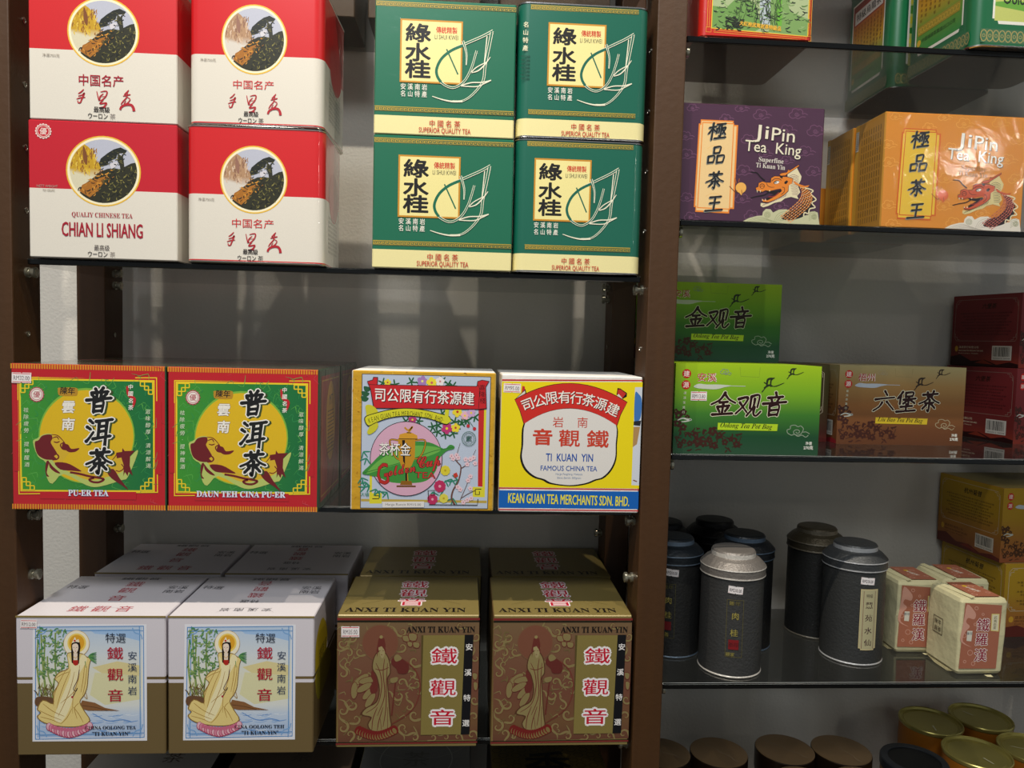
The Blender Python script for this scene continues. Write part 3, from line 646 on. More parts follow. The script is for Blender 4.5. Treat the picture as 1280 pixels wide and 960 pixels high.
def golden_cup():
    w_, d, h = .1865, .16, .1825
    t = thing('tea_carton', 'pale blue tea box with a gold border, a trophy and printed blossoms', 'tea box', (-0.289, 0.005 + d / 2, 0.2269))
    box_body(t, w_, d, h, dict(front='#c99a2a', back='#d8d2c4', left='#d8d2c4', right='#cdb060'), 'paper', top='#e9e6df')
    A = Art([(50, 62), (965, 82), (945, 932), (35, 917)], w_, h, front(w_, d))
    rn = random.Random(5)
    scatter(A, rn, 200, 45, 70, 950, 925, 18, 5, ['#b97f1c', '#dcb648'], (0, 6.28))
    A.poly([(113, 84), (932, 103), (912, 918), (98, 908)], '#4a4a50'); A.poly([(117, 88), (928, 107), (908, 914), (102, 904)], '#b9c4d6')
    A.part('blue_panel', 'card', t)
    K = '#1d1a1c'
    # gold base line and scroll ends
    A.poly([(104, 850), (905, 866), (905, 882), (104, 866)], '#b9a04a')
    A.poly([(160, 640), (175, 640), (173, 875), (157, 875)], '#d9d034'); A.poly([(157, 815), (235, 815), (235, 880), (157, 880)], '#d9d034'); A.line([(175, 850), (218, 850), (218, 832), (192, 832)], 6, K, smooth=False)
    A.poly([(852, 285), (890, 290), (880, 780), (848, 778)], '#c22c2c'); A.poly([(888, 305), (902, 305), (892, 845), (876, 845)], '#d9d034')
    A.poly([(815, 780), (880, 783), (878, 845), (815, 842)], '#d9d034'); A.line([(870, 795), (832, 795), (832, 828), (858, 828), (858, 808)], 6, K, smooth=False)
    # bamboo, flowers and leaves
    for x, y, s_ in ((140, 210, 1), (135, 240, .9), (150, 180, .8)): A.poly([(x - 30 * s_, y - 20), (x + 20, y - 8), (x + 5, y + 14), (x - 20, y + 10)], '#2a5a3c', smooth=True, n=3)
    def leafb(x, y, a, L=34, c='#245c34', w_2=10):
        A.line([(x, y), (x + L * .5 * math.cos(a), y + L * .5 * math.sin(a)), (x + L * math.cos(a), y + L * math.sin(a))], w_2, c, brush=True)
    for x, y in ((245, 140), (320, 150), (425, 135), (480, 150), (620, 130), (660, 150), (690, 160), (420, 370), (470, 375), (390, 375), (560, 410), (590, 440), (620, 330), (690, 450), (700, 380), (720, 400), (780, 370), (830, 350), (745, 385), (590, 400), (640, 455)):
        for a in (0.2, 1.2, 2.4, 3.6, 5.0): leafb(x, y, a + x, 32)
    for x, y, a in ((120, 560, 0), (140, 600, 1), (110, 720, .4), (140, 750, 1.2), (160, 770, 2), (200, 790, 1), (220, 800, .6), (130, 780, 2.4), (270, 810, 1.4), (640, 740, .2), (680, 730, 1), (720, 735, 2), (560, 810, .5), (630, 800, 2.2), (690, 850, 1)):
        for k in range(3): leafb(x, y, a + k * .9, 44, '#2f8468', 8)
    A.line([(700, 890), (680, 850), (690, 800), (725, 740), (740, 660), (720, 630), (690, 600), (668, 585)], 12, '#6a4438', w1=4); A.line([(742, 665), (780, 640), (810, 600), (835, 550)], 6, '#6a4438', w1=2)
    A.line([(716, 630), (715, 580), (735, 510)], 5, '#6a4438', w1=2); A.line([(735, 860), (780, 760), (800, 700)], 4, '#6a4438', w1=2); A.line([(740, 850), (790, 820), (835, 800)], 4, '#6a4438')
    def flower(x, y, r, c, mid='#e8d034', n=5):
        for k in range(n): A.disc(x + r * .62 * math.cos(k * 2 * PI / n + x), y + r * .62 * math.sin(k * 2 * PI / n + x), r * .45, c, n=8, same=k > 0)
        A.disc(x, y, r * .25, mid, n=8)
    flower(275, 138, 22, '#e3d13a', '#b44'); flower(495, 130, 32, '#a57cb8', '#e8e08a'); flower(555, 140, 34, '#ead93c', '#c66'); flower(608, 132, 28, '#eae2e2', '#c88')
    flower(432, 366, 26, '#b03a70'); flower(718, 318, 32, '#e6d23a', '#b33'); flower(765, 342, 26, '#e8b4c0'); flower(805, 325, 28, '#c8a4cc'); flower(650, 420, 34, '#bc3874'); flower(706, 416, 28, '#e6d23a', '#b33')
    for x, y in ((786, 405), (826, 422)): A.line([(x - 35, y - 50), (x, y)], 3, '#2a5a3c'); A.disc(x, y, 11, '#c03038', n=10)
    for x, y in ((690, 605), (712, 585), (722, 600), (680, 590), (780, 640), (800, 610), (830, 635), (770, 610), (800, 790), (785, 740), (800, 715), (720, 780), (780, 860), (805, 850), (755, 875), (820, 600), (735, 795)): flower(x, y, 15, '#e3c4cc', '#b86a78', 5)
    flower(640, 678, 30, '#d8c93a', '#b8a020', 9); flower(605, 775, 36, '#b8305c', '#e0a0b0', 9); flower(558, 855, 32, '#b8305c', '#e0a0b0', 8); flower(630, 850, 28, '#d6cc50', '#b8a020', 8)
    A.poly([(690, 700), (712, 690), (722, 712), (700, 726)], '#c03a2c')
    A.line([(535, 865), (530, 800), (570, 800), (570, 830), (548, 830)], 5, K, smooth=False); A.line([(535, 888), (845, 893), (848, 855)], 5, K, smooth=False)
    A.part('flower_picture', 'card', t, 'printed blossoms, bamboo and scroll posts')
    # disc, leaf, trophy
    A.disc(392, 605, 230, K, n=48); A.disc(392, 605, 226, '#d3a6bc', n=48)
    A.poly([(112, 692), (165, 640), (240, 570), (330, 530), (440, 500), (540, 505), (620, 540), (640, 545), (670, 520), (698, 530), (690, 546), (645, 560), (600, 610), (580, 680), (520, 740), (420, 755), (300, 750), (220, 720), (160, 705)], '#3f8c3c', smooth=True, n=4)
    A.poly([(140, 690), (240, 600), (400, 530), (560, 530), (610, 555), (500, 600), (330, 640), (200, 680)], '#6cae4c', smooth=True, n=4)
    A.line([(118, 692), (240, 660), (420, 610), (560, 560), (690, 535)], 4, '#2f6a30')
    gd, dk = '#c08a24', '#201610'
    A.line([(355, 495), (290, 490), (305, 560), (330, 600), (365, 615)], 12, dk, smooth=True); A.line([(430, 495), (510, 492), (500, 560), (470, 600), (430, 605)], 12, dk)
    A.line([(355, 495), (290, 490), (305, 560), (330, 600), (365, 615)], 7, gd); A.line([(430, 495), (510, 492), (500, 560), (470, 600), (430, 605)], 7, gd)
    A.poly([(340, 480), (450, 480), (446, 600), (425, 650), (400, 670), (405, 740), (425, 765), (370, 765), (385, 740), (388, 670), (360, 650), (344, 600)], gd); A.poly([(366, 490), (384, 490), (384, 640), (372, 620)], dk); A.poly([(386, 660), (396, 660), (398, 750), (386, 750)], dk)
    A.poly([(345, 480), (350, 455), (385, 446), (430, 446), (462, 462), (464, 482)], '#d29a30'); A.line([(345, 482), (464, 484)], 4, dk, smooth=False); A.line([(382, 412), (405, 430), (432, 408), (412, 438), (400, 446)], 11, gd); A.line([(395, 445), (425, 446)], 5, dk)
    A.poly([(330, 768), (452, 770), (452, 780), (330, 779)], '#6a4416'); A.poly([(360, 740), (425, 742), (430, 768), (352, 766)], '#8a5c1c')
    A.part('trophy_picture', 'card', t, 'gold two-handled cup over a green leaf on a pink disc')
    # banners
    A.poly([(145, 130), (180, 120), (185, 103), (215, 105), (212, 150), (840, 160), (845, 130), (875, 122), (922, 130), (900, 165), (905, 300), (850, 305), (185, 296), (165, 180)], K)
    A.poly([(149, 133), (183, 124), (188, 107), (211, 109), (208, 153), (843, 164), (849, 133), (875, 126), (917, 133), (896, 165), (901, 296), (852, 301), (190, 292), (169, 178)], '#c4262c')
    A.line([(845, 150), (858, 180), (852, 298)], 3, K); A.line([(210, 152), (155, 150)], 3, K, smooth=False)
    A.poly([(135, 280), (170, 275), (205, 300), (215, 330), (180, 350), (215, 390), (200, 430), (160, 455), (145, 440), (160, 400), (130, 370), (140, 330)], '#c9c430', smooth=True, n=4)
    A.poly([(128, 350), (200, 322), (300, 300), (400, 293), (500, 303), (600, 325), (672, 350), (650, 398), (560, 368), (470, 350), (380, 345), (280, 358), (200, 385), (150, 405)], K, smooth=True, n=4)
    A.poly([(134, 352), (200, 327), (300, 305), (400, 298), (500, 308), (600, 330), (668, 353), (650, 392), (560, 363), (470, 345), (380, 340), (280, 353), (200, 380), (152, 399)], '#d3cf2e', smooth=True, n=4)
    A.poly([(640, 305), (665, 305), (660, 345), (680, 375), (650, 392), (635, 350)], '#d3cf2e')
    A.part('banner', 'card', t, 'red and yellow scroll banners')
    A.text('司公限有行茶源建', 514, 228, 92, K, off=.03, width=628, rot=.025); A.text('司公限有行茶源建', 510, 224, 92, '#f6f0ea', off=.015, width=628, rot=.025)
    A.col('喜隆棧', 876, (170, 250), 40, '#3a1014', x1=878)
    T = 'KEAN GUAN TEA MERCHANT SDN. BHD.'; ws = [.5 if c == ' ' or c == '.' else 1 for c in T]; tot = sum(ws); acc = 0
    for c, g in zip(T, ws):
        f = (acc + g / 2) / tot; acc += g; x = 152 + f * 480; y = 322 + ((x - 390) / 240) ** 2 * (46 if x < 390 else 42) + 6
        A.text(c, x, y, 46, '#4c4a12', sx=.5, off=.0, rot=(x - 390) / 240 * .32)
    A.text('茶杯金', 322, 548, 88, K, off=.05, width=200); A.text('茶杯金', 320, 546, 88, '#f4efe8', off=.01, width=196)
    A.text('G', 243, 698, 190, K, off=.035, shear=.25, sx=.6, rot=-.25); A.text('G', 243, 698, 190, '#b52c28', off=.015, shear=.25, sx=.6, rot=-.25)
    A.text(script('olden'), 362, 670, 96, K, off=.05, width=176, rot=-.2); A.text(script('olden'), 362, 670, 96, '#c23630', off=.02, width=172, rot=-.2)
    A.text(script('Cup'), 536, 636, 110, K, off=.05, width=146, rot=-.14); A.text(script('Cup'), 536, 636, 110, '#c23630', off=.02, width=142, rot=-.14)
    A.text('TEA', 512, 706, 56, K, off=.05, width=132, rot=.02); A.text('TEA', 512, 706, 56, '#c23630', off=.015, width=126, rot=.02)
    A.ring(790, 483, 44, 3, '#3c6a5c'); A.text('素', 790, 483, 46, '#2f5f50', off=.01); A.ring(790, 483, 32, 2, '#3c6a5c')
    for k in range(20): A.text('ABCDEFGHIKLNOPRSTUVX'[k], 790 + 38 * math.sin(k * PI / 10), 483 - 38 * math.cos(k * PI / 10), 10, '#3c6a5c', rot=k * PI / 10, same=k > 0)
    A.text('大埔', 128, 822, 28, '#2f8468'); A.rect(240, 868, 505, 904, '#dedbd8'); A.text('Harga Runcit RM15.00', 372, 888, 22, '#6a6668', width=226)
    A.part('lettering', 'card', t)
golden_cup()

def kean():
    w_, d, h = .1865, .16, .1815
    t = thing('tea_carton', 'yellow TI KUAN YIN FAMOUS CHINA TEA box with blue base band', 'tea box', (-0.0955, 0.003 + d / 2, 0.2269))
    box_body(t, w_, d, h, dict(front='#e8e4de', back='#ddd', left='#d8cfc0', right='#ddd') if 0 else dict(front='#e8e4de', back='#dddddd', left='#d8cfc0', right='#dddddd'), 'paper', top='#e6e2db')
    A = Art([(50, 30), (942, 55), (912, 922), (25, 905)], w_, h, front(w_, d))
    A.poly([(52, 62), (942, 72), (941, 80), (52, 72)], '#c22a2c'); A.poly([(52, 76), (941, 86), (918, 765), (28, 748)], '#ecd716'); A.poly([(28, 750), (918, 768), (918, 776), (28, 758)], '#c22a2c')
    A.poly([(28, 768), (916, 784), (913, 896), (26, 880)], '#1560b4'); A.poly([(26, 887), (913, 903), (913, 911), (26, 895)], '#c22a2c')
    A.poly([(893, 118), (940, 118), (922, 745), (870, 742)], '#cfd4dc'); A.poly([(893, 160), (915, 160), (935, 200), (930, 300), (912, 335), (888, 330)], '#3f74b8', smooth=True); A.poly([(885, 335), (932, 330), (925, 365), (883, 360)], '#26282e'); A.poly([(883, 370), (925, 370), (905, 480), (878, 500)], '#b08a58')
    A.line([(880, 710), (905, 720)], 14, '#7c4a2c', brush=True)
    A.part('printed_label', 'card', t)
    K = '#15120f'
    body = [(190, 345), (178, 480), (170, 560), (195, 630), (250, 680), (310, 700), (360, 725), (480, 740), (580, 728), (640, 705), (690, 690), (740, 640), (770, 570), (774, 480), (776, 360), (700, 270), (480, 225), (270, 270)]
    A.poly([(x + (-6 if x < 480 else 4), y + 7) for x, y in body], K, smooth=True, n=4)
    A.poly([(x + (6 if x < 480 else -4) * 1, y - 1) for x, y in body], '#dedad4', smooth=True, n=4)
    def arc(x0, y0, x1, y1, top, n=14):
        return [(x0 + (x1 - x0) * k / n, y0 + (y1 - y0) * k / n - top * (1 - (2 * k / n - 1) ** 2)) for k in range(n + 1)]
    band = arc(133, 193, 842, 215, 112) + [(800, 290), (778, 358)] + arc(776, 360, 190, 345, 104) + [(165, 260)]
    A.poly([(150, 175), (175, 150), (180, 105), (195, 108), (200, 145), (170, 180)], '#c4302a'); A.poly([(133, 190), (200, 125), (205, 150), (175, 185)], K); A.poly([(140, 186), (196, 135), (199, 150), (172, 180)], '#ddd6cc')
    A.poly([(775, 165), (782, 122), (800, 125), (842, 155), (840, 178), (815, 192)], K); A.poly([(780, 162), (786, 130), (802, 132), (836, 158), (812, 188)], '#c4302a'); A.poly([(778, 168), (790, 160), (812, 188), (805, 195)], '#ddd6cc')
    A.poly([(x + (-3 if x < 480 else 3), y - 3) for x, y in band[:15]] + [(x + (3 if x > 480 else -3), y + 3) for x, y in band[15:]], K)
    A.poly(band, '#cc2e26'); A.part('banner_emblem', 'card', t, 'white pot-shaped emblem under a red scroll')
    T = '司公限有行茶源建'
    for i, ch in enumerate(T):
        f = i / 7; x = 213 + f * 540; y = 222 - 62 * (1 - (2 * f - 1) ** 2) * 1.0 + f * 34 + 2
        ro = (f - .5) * .78
        A.text(ch, x + 3, y + 3, 84, K, off=.03, rot=ro); A.text(ch, x, y, 84, '#f6f0e6', off=.012, rot=ro)
    c = '#c8402c'
    A.text('岩', 405, 336, 72, c); A.text('南', 560, 340, 72, c, same=True)
    A.text('音', 307, 430, 120, c, off=.045, sx=1.1, sy=.88); A.text('觀', 476, 440, 122, c, off=.03, sx=1.15, sy=.92); A.text('鐵', 657, 446, 126, c, off=.03, sx=1.15, sy=.92)
    A.text('TI  KUAN  YIN', 477, 563, 66, '#1c4ea4', width=298, off=.02, sy=1.05); A.text('FAMOUS CHINA TEA', 473, 632, 46, '#2a56a4', width=358, off=.014)
    A.text('Harga Pengilang, Malaysia', 474, 670, 18, '#8fa0bc', width=170); A.text('Berat Bersih: 300gram', 474, 694, 18, '#8fa0bc', width=150)
    A.text('KEAN GUAN TEA MERCHANTS SDN. BHD.', 473, 832, 88, '#eadf3c', width=770, off=.02, rot=.018)
    A.part('lettering', 'card', t)
    price_tag(A, 116, 118, 108, 58, 'RM95.00', t, .05)
kean()

# cartons on the highest shelves: above the picture, added to shade the wall
for i, x in enumerate((-.69, -.50, -.31, -.11)):
    t = thing('tea_carton', ('leftmost', 'second from left', 'third from left', 'rightmost')[i] + ' plain brown carton on the highest left shelf, above the picture', 'tea box', (x, .265, .935), 0, 'plain cartons on the highest left shelf')
    box_body(t, .17, .12, .20, dict(front='#5a4632', back='#4a3a2a', left='#4f3d2c', right='#4f3d2c'), 'card', top='#5a4632')
for i, x in enumerate((.14, .33, .52, .71)):
    t = thing('tea_carton', ('leftmost', 'second from left', 'third from left', 'rightmost')[i] + ' plain brown carton on the highest right shelf, above the picture', 'tea box', (x, .105, 1.172), 0, 'plain cartons on the highest right shelf')
    box_body(t, .17, .12, .20, dict(front='#5a4632', back='#4a3a2a', left='#4f3d2c', right='#4f3d2c'), 'card', top='#5a4632')

# ================================================================== left bay, third shelf: white goddess boxes
def goddess(label, xc, y0, grp, variant, art=True, tag=False, z=-0.0916):
    w_, d, h = .1845, .160, .1815
    wh, ol = '#d6d0d6', '#6e5c3a'
    t = thing('tea_carton', label, 'tea box', (xc, y0 + d / 2, z), 0, grp)
    L = [(0, .0012, ol), (.0012, 0, ol), (h * .52, 0, ol), (h * .52, 0, wh), (h * .545, 0, wh), (h * .545, 0, ol), (h * .565, 0, ol), (h * .565, 0, wh), (h - .0012, 0, wh), (h, .0012, wh)]
    box_body(t, w_, d, h, L, 'card', top='#e2dcdf')
    m = MB(); boxmb(m, -w_ / 2, w_ / 2, -d / 2 - .0006, -d / 2 + .0012, h - .0016, h + .0002, '#8d7a45'); m.build('top_edge', finish('foil'), t)
    T = Art([(0, 0), (1000, 0), (1000, 860), (0, 860)], w_, d, topf(w_, d, h))
    c, k = '#b5283a', '#3a3740'
    if variant == 'cn':
        for ch, y_ in (('鐵', 190), ('觀', 330), ('音', 500)): T.text(ch, 510, y_, 120, c, sx=1.1)
        T.text('鐵 觀 音', 500, 720, 120, c, width=430)
    else:
        for ch, y_ in (('音', 160), ('觀', 290), ('鐵', 430)): T.text(ch, 480, y_, 110, c, sx=1.1, rot=PI)
        T.text('特選', 470, 560, 70, k, rot=PI); T.text('安 溪 南 岩', 490, 730, 70, k, rot=PI, width=360)
    T.text('特選', 110, 260, 80, k, rot=.1); T.text('安溪', 860, 260, 80, k); T.text('南岩', 860, 350, 80, k, same=True); T.text('鐵觀音', 500, 60, 60, k, width=300)
    T.line([(300, 780), (400, 700), (600, 700), (700, 780)], 3, '#b9b3b6'); T.part('top_lettering', 'card', t)
    B = Art([(0, 0), (900, 0), (900, 1000), (0, 1000)], d, h, rightf(w_, d))
    B.poly([(60, 250), (300, 120), (520, 300), (420, 520), (120, 640)], '#c9b21e', smooth=True); B.rect(0, 440, 900, 460, '#5e503a'); B.poly([(100, 470), (500, 430), (700, 620), (200, 700)], '#8c8420', smooth=True)
    B.text('鐵觀音', 350, 380, 120, '#3c3a18', width=300); B.part('side_print', 'card', t)
    if not art: return t
    A = Art([(-109, -51), (1088, -38), (1082, 1024), (-90, 1011)], w_, h, front(w_, d))
    A.poly([(28, 10), (936, 22), (934, 918), (28, 908)], '#e4e4ea')
    bl = '#5f92c8'
    A.grad(62, 40, 900, 880, [(0, '#b9cce2'), (.25, '#d3dade'), (.5, '#e2dfc6'), (.72, '#dcdfda'), (.8, '#c2d0e2'), (1, '#a4bcde')], nx=2)
    A.poly([(480, 60), (880, 66), (880, 150), (760, 120), (620, 100), (520, 90)], '#9fbfe4'); A.poly([(500, 350), (700, 305), (880, 340), (885, 430), (600, 410)], '#dccf98', smooth=False)
    A.poly([(520, 390), (880, 420), (885, 600), (600, 640), (480, 560)], '#dcd8ac', smooth=False)
    rn = random.Random(7)
    scatter(A, rn, 60, 75, 700, 780, 860, 90, 6, ['#6c98d0', '#dbe4ee', '#88aedc'], (-.12, .12), bend=.15)
    A.line([(500, 700), (620, 760), (740, 755), (810, 770)], 8, '#5f8cc8', brush=True)
    for o_ in (32, 62):
        A.frame(28 + o_ - 12, 10 + o_ - 10, 940 - o_ + 6, 918 - o_ + 8, 7, bl)
    for sx_, sy_, cx, cy in ((1, 1, 40, 22), (-1, 1, 922, 28), (1, -1, 40, 896), (-1, -1, 922, 902)):
        A.line([(cx + sx_ * 8, cy + sy_ * 44), (cx + sx_ * 44, cy + sy_ * 44), (cx + sx_ * 44, cy + sy_ * 4)], 7, bl, smooth=False)
        A.line([(cx + sx_ * 22, cy + sy_ * 110), (cx + sx_ * 34, cy + sy_ * 74), (cx + sx_ * 80, cy + sy_ * 58), (cx + sx_ * 100, cy + sy_ * 20)], 8, '#79a6d6')
    A.part('picture_frame', 'card', t, 'pale blue lattice frame with sky and water')
    # bamboo
    for p in ([(70, 130), (62, 320), (80, 470), (110, 580)], [(125, 120), (118, 330), (125, 560)], [(145, 260), (150, 400), (185, 500)], [(208, 80), (205, 300), (215, 400)], [(95, 90), (105, 300), (140, 560)], [(200, 430), (185, 580)]):
        A.line(p, 13, '#8fa25c'); A.line([(a + 3, b_) for a, b_ in p], 4, '#6f8a48')
    scatter(A, rn, 170, 66, 45, 300, 400, 34, 11, ['#6f9450', '#557c48', '#93ac66', '#4f8a5a'], (-.6, 3.4))
    scatter(A, rn, 40, 60, 500, 190, 600, 40, 7, ['#7a6c3c', '#9a9450', '#5c4a2c'], (3.8, 5.6))
    A.poly([(62, 570), (190, 580), (200, 640), (62, 640)], '#6b4c34', smooth=True); A.poly([(395, 660), (420, 600), (520, 620), (600, 660), (720, 685), (560, 682), (470, 680)], '#8a5f3a'); A.line([(420, 640), (520, 655), (620, 680)], 5, '#5c3c26')
    A.part('bamboo_picture', 'card', t, 'green bamboo and brown shore')
    # halo and figure
    A.disc(376, 165, 104, '#c9a86c', n=36); A.disc(376, 165, 100, '#f1ead2', n=36); A.disc(378, 160, 74, '#f0cf62', n=32); A.disc(378, 158, 60, '#e0a42c', n=28)
    A.poly([(300, 250), (330, 230), (420, 240), (470, 270), (505, 250), (480, 330), (470, 420), (462, 500), (440, 560), (405, 610), (440, 680), (485, 760), (400, 800), (260, 800), (120, 770), (62, 720), (90, 690), (62, 660), (110, 590), (190, 620), (190, 540), (230, 470), (200, 430), (240, 380), (310, 350)], '#8a6a34', smooth=True, n=3)
    rb = '#e6cf86'
    A.poly([(303, 256), (332, 236), (418, 246), (465, 276), (495, 262), (474, 330), (464, 420), (456, 500), (434, 556), (398, 612), (434, 684), (476, 756), (398, 794), (262, 794), (126, 764), (72, 722), (98, 690), (72, 662), (112, 598), (194, 628), (196, 544), (238, 472), (208, 432), (244, 386), (314, 356)], rb, smooth=True, n=3)
    A.poly([(310, 260), (345, 320), (380, 330), (420, 250), (460, 280), (440, 330), (390, 420), (330, 640), (260, 760), (200, 740), (230, 640), (300, 480), (330, 380)], '#efe3b4', smooth=True, n=3)
    ln = '#a67c34'
    for p in ([(300, 350), (240, 460), (200, 560), (195, 640)], [(330, 360), (280, 470), (240, 580), (220, 660)], [(360, 380), (330, 500), (280, 620), (230, 720)], [(400, 330), (390, 440), (350, 560), (345, 700)], [(440, 330), (430, 430), (410, 540)], [(460, 340), (446, 460), (425, 560)], [(210, 430), (260, 400), (320, 380)], [(250, 620), (350, 540), (380, 470)], [(350, 650), (390, 700), (430, 770)], [(340, 660), (300, 730), (250, 780)], [(110, 620), (190, 680), (280, 720)], [(80, 670), (160, 710), (260, 750)], [(90, 720), (180, 745), (250, 775)], [(395, 620), (360, 660), (380, 740)], [(430, 560), (460, 590), (450, 540)]):
        A.line(p, 5, ln, brush=True)
    A.poly([(335, 170), (345, 150), (375, 140), (402, 152), (408, 190), (400, 250), (396, 318), (382, 322), (382, 240), (380, 200), (350, 200), (352, 250), (352, 318), (338, 310), (334, 240)], '#1c1412')
    A.poly([(342, 185), (350, 168), (376, 164), (390, 180), (388, 215), (368, 240), (350, 222)], '#f0dcc8', smooth=True, n=3); A.poly([(352, 238), (384, 238), (384, 290), (352, 290)], '#ecd8c4')
    A.line([(350, 194), (360, 193)], 3, '#2a1c18', smooth=False); A.line([(372, 194), (384, 194)], 3, '#2a1c18', smooth=False, same=True); A.line([(363, 222), (373, 222)], 4, '#b03030', smooth=False, same=True); A.line([(367, 198), (366, 212)], 2, '#b58a70', smooth=False, same=True)
    A.line([(350, 262), (368, 276), (384, 262)], 4, '#c99a2c'); A.poly([(346, 292), (390, 292), (388, 328), (366, 334), (350, 322)], '#b52a24')
    A.poly([(338, 160), (350, 138), (364, 112), (376, 140), (392, 128), (400, 156), (370, 150)], '#f1e7cc'); A.disc(362, 142, 9, '#c23c30', n=8)
    A.line([(398, 365), (385, 440), (352, 510), (372, 528), (382, 505), (355, 560), (342, 578)], 6, '#4c2430'); A.disc(342, 574, 9, '#b02838', n=8)
    for a in range(7): A.line([(470, 265), (495, 245 + a * 8), (535, 235 + a * 14)], 9, ['#4f8a50', '#3f7848', '#6fa25c'][a % 3], brush=True)
    A.line([(445, 300), (450, 350)], 5, '#5c8c50')
    for i in range(17):
        f = i / 16; x = 160 + f * 320; y = 812 + 44 * math.sin(PI * f) - 30 * abs(f - .5)
        A.disc(x, y, 25, '#a8405c', ry=32, n=12); A.disc(x, y - 2, 20, '#d98aa0' if i % 2 else '#e6b4c0', ry=27, n=12)
    for i in range(12):
        f = i / 11; A.disc(190 + f * 260, 800 + 22 * math.sin(PI * f), 14, '#cc6c88', ry=16, n=10)
    A.part('goddess_picture', 'card', t, 'robed goddess in pale yellow with a halo on a pink lotus')
    A.text('特選', 688, 124, 88, '#2c3040', width=160, rot=.02)
    for ch, y_ in (('鐵', 242), ('觀', 406), ('音', 566)): A.text(ch, 684, y_, 128, '#b01e34', off=.012, sx=1.04, sy=.86)
    A.col('安溪南岩', 822, (262, 532), 78, '#2a3a5c', x1=820)
    A.text(serif('CHINA OOLONG TEA') if variant == 'cn' else serif('CINA OOLONG TEH'), 645, 812, 42, '#1a1b24', width=405, off=.008)
    A.text(serif('"TI KUAN-YIN"'), 650, 858, 46, '#1a1b24', width=300, off=.008)
    A.part('lettering', 'card', t)
    if tag: price_tag(A, -2, 10, 132, 66, 'RM12.00', t, .03)
    return t
G4 = 'white and olive goddess boxes on the third shelf'
goddess('white box with goddess picture reading CHINA OOLONG TEA, with a price sticker', -0.7040, -0.010, G4, 'cn', tag=True)
goddess('white box with goddess picture reading CINA OOLONG TEH, without a sticker', -0.5165, -0.010, G4, 'ml')
goddess('white box in the back row behind the CHINA OOLONG TEA goddess box', -0.692, 0.166, G4, 'cn', art=False)
goddess('white box in the back row behind the CINA OOLONG TEH goddess box', -0.501, 0.166, G4, 'ml', art=False)

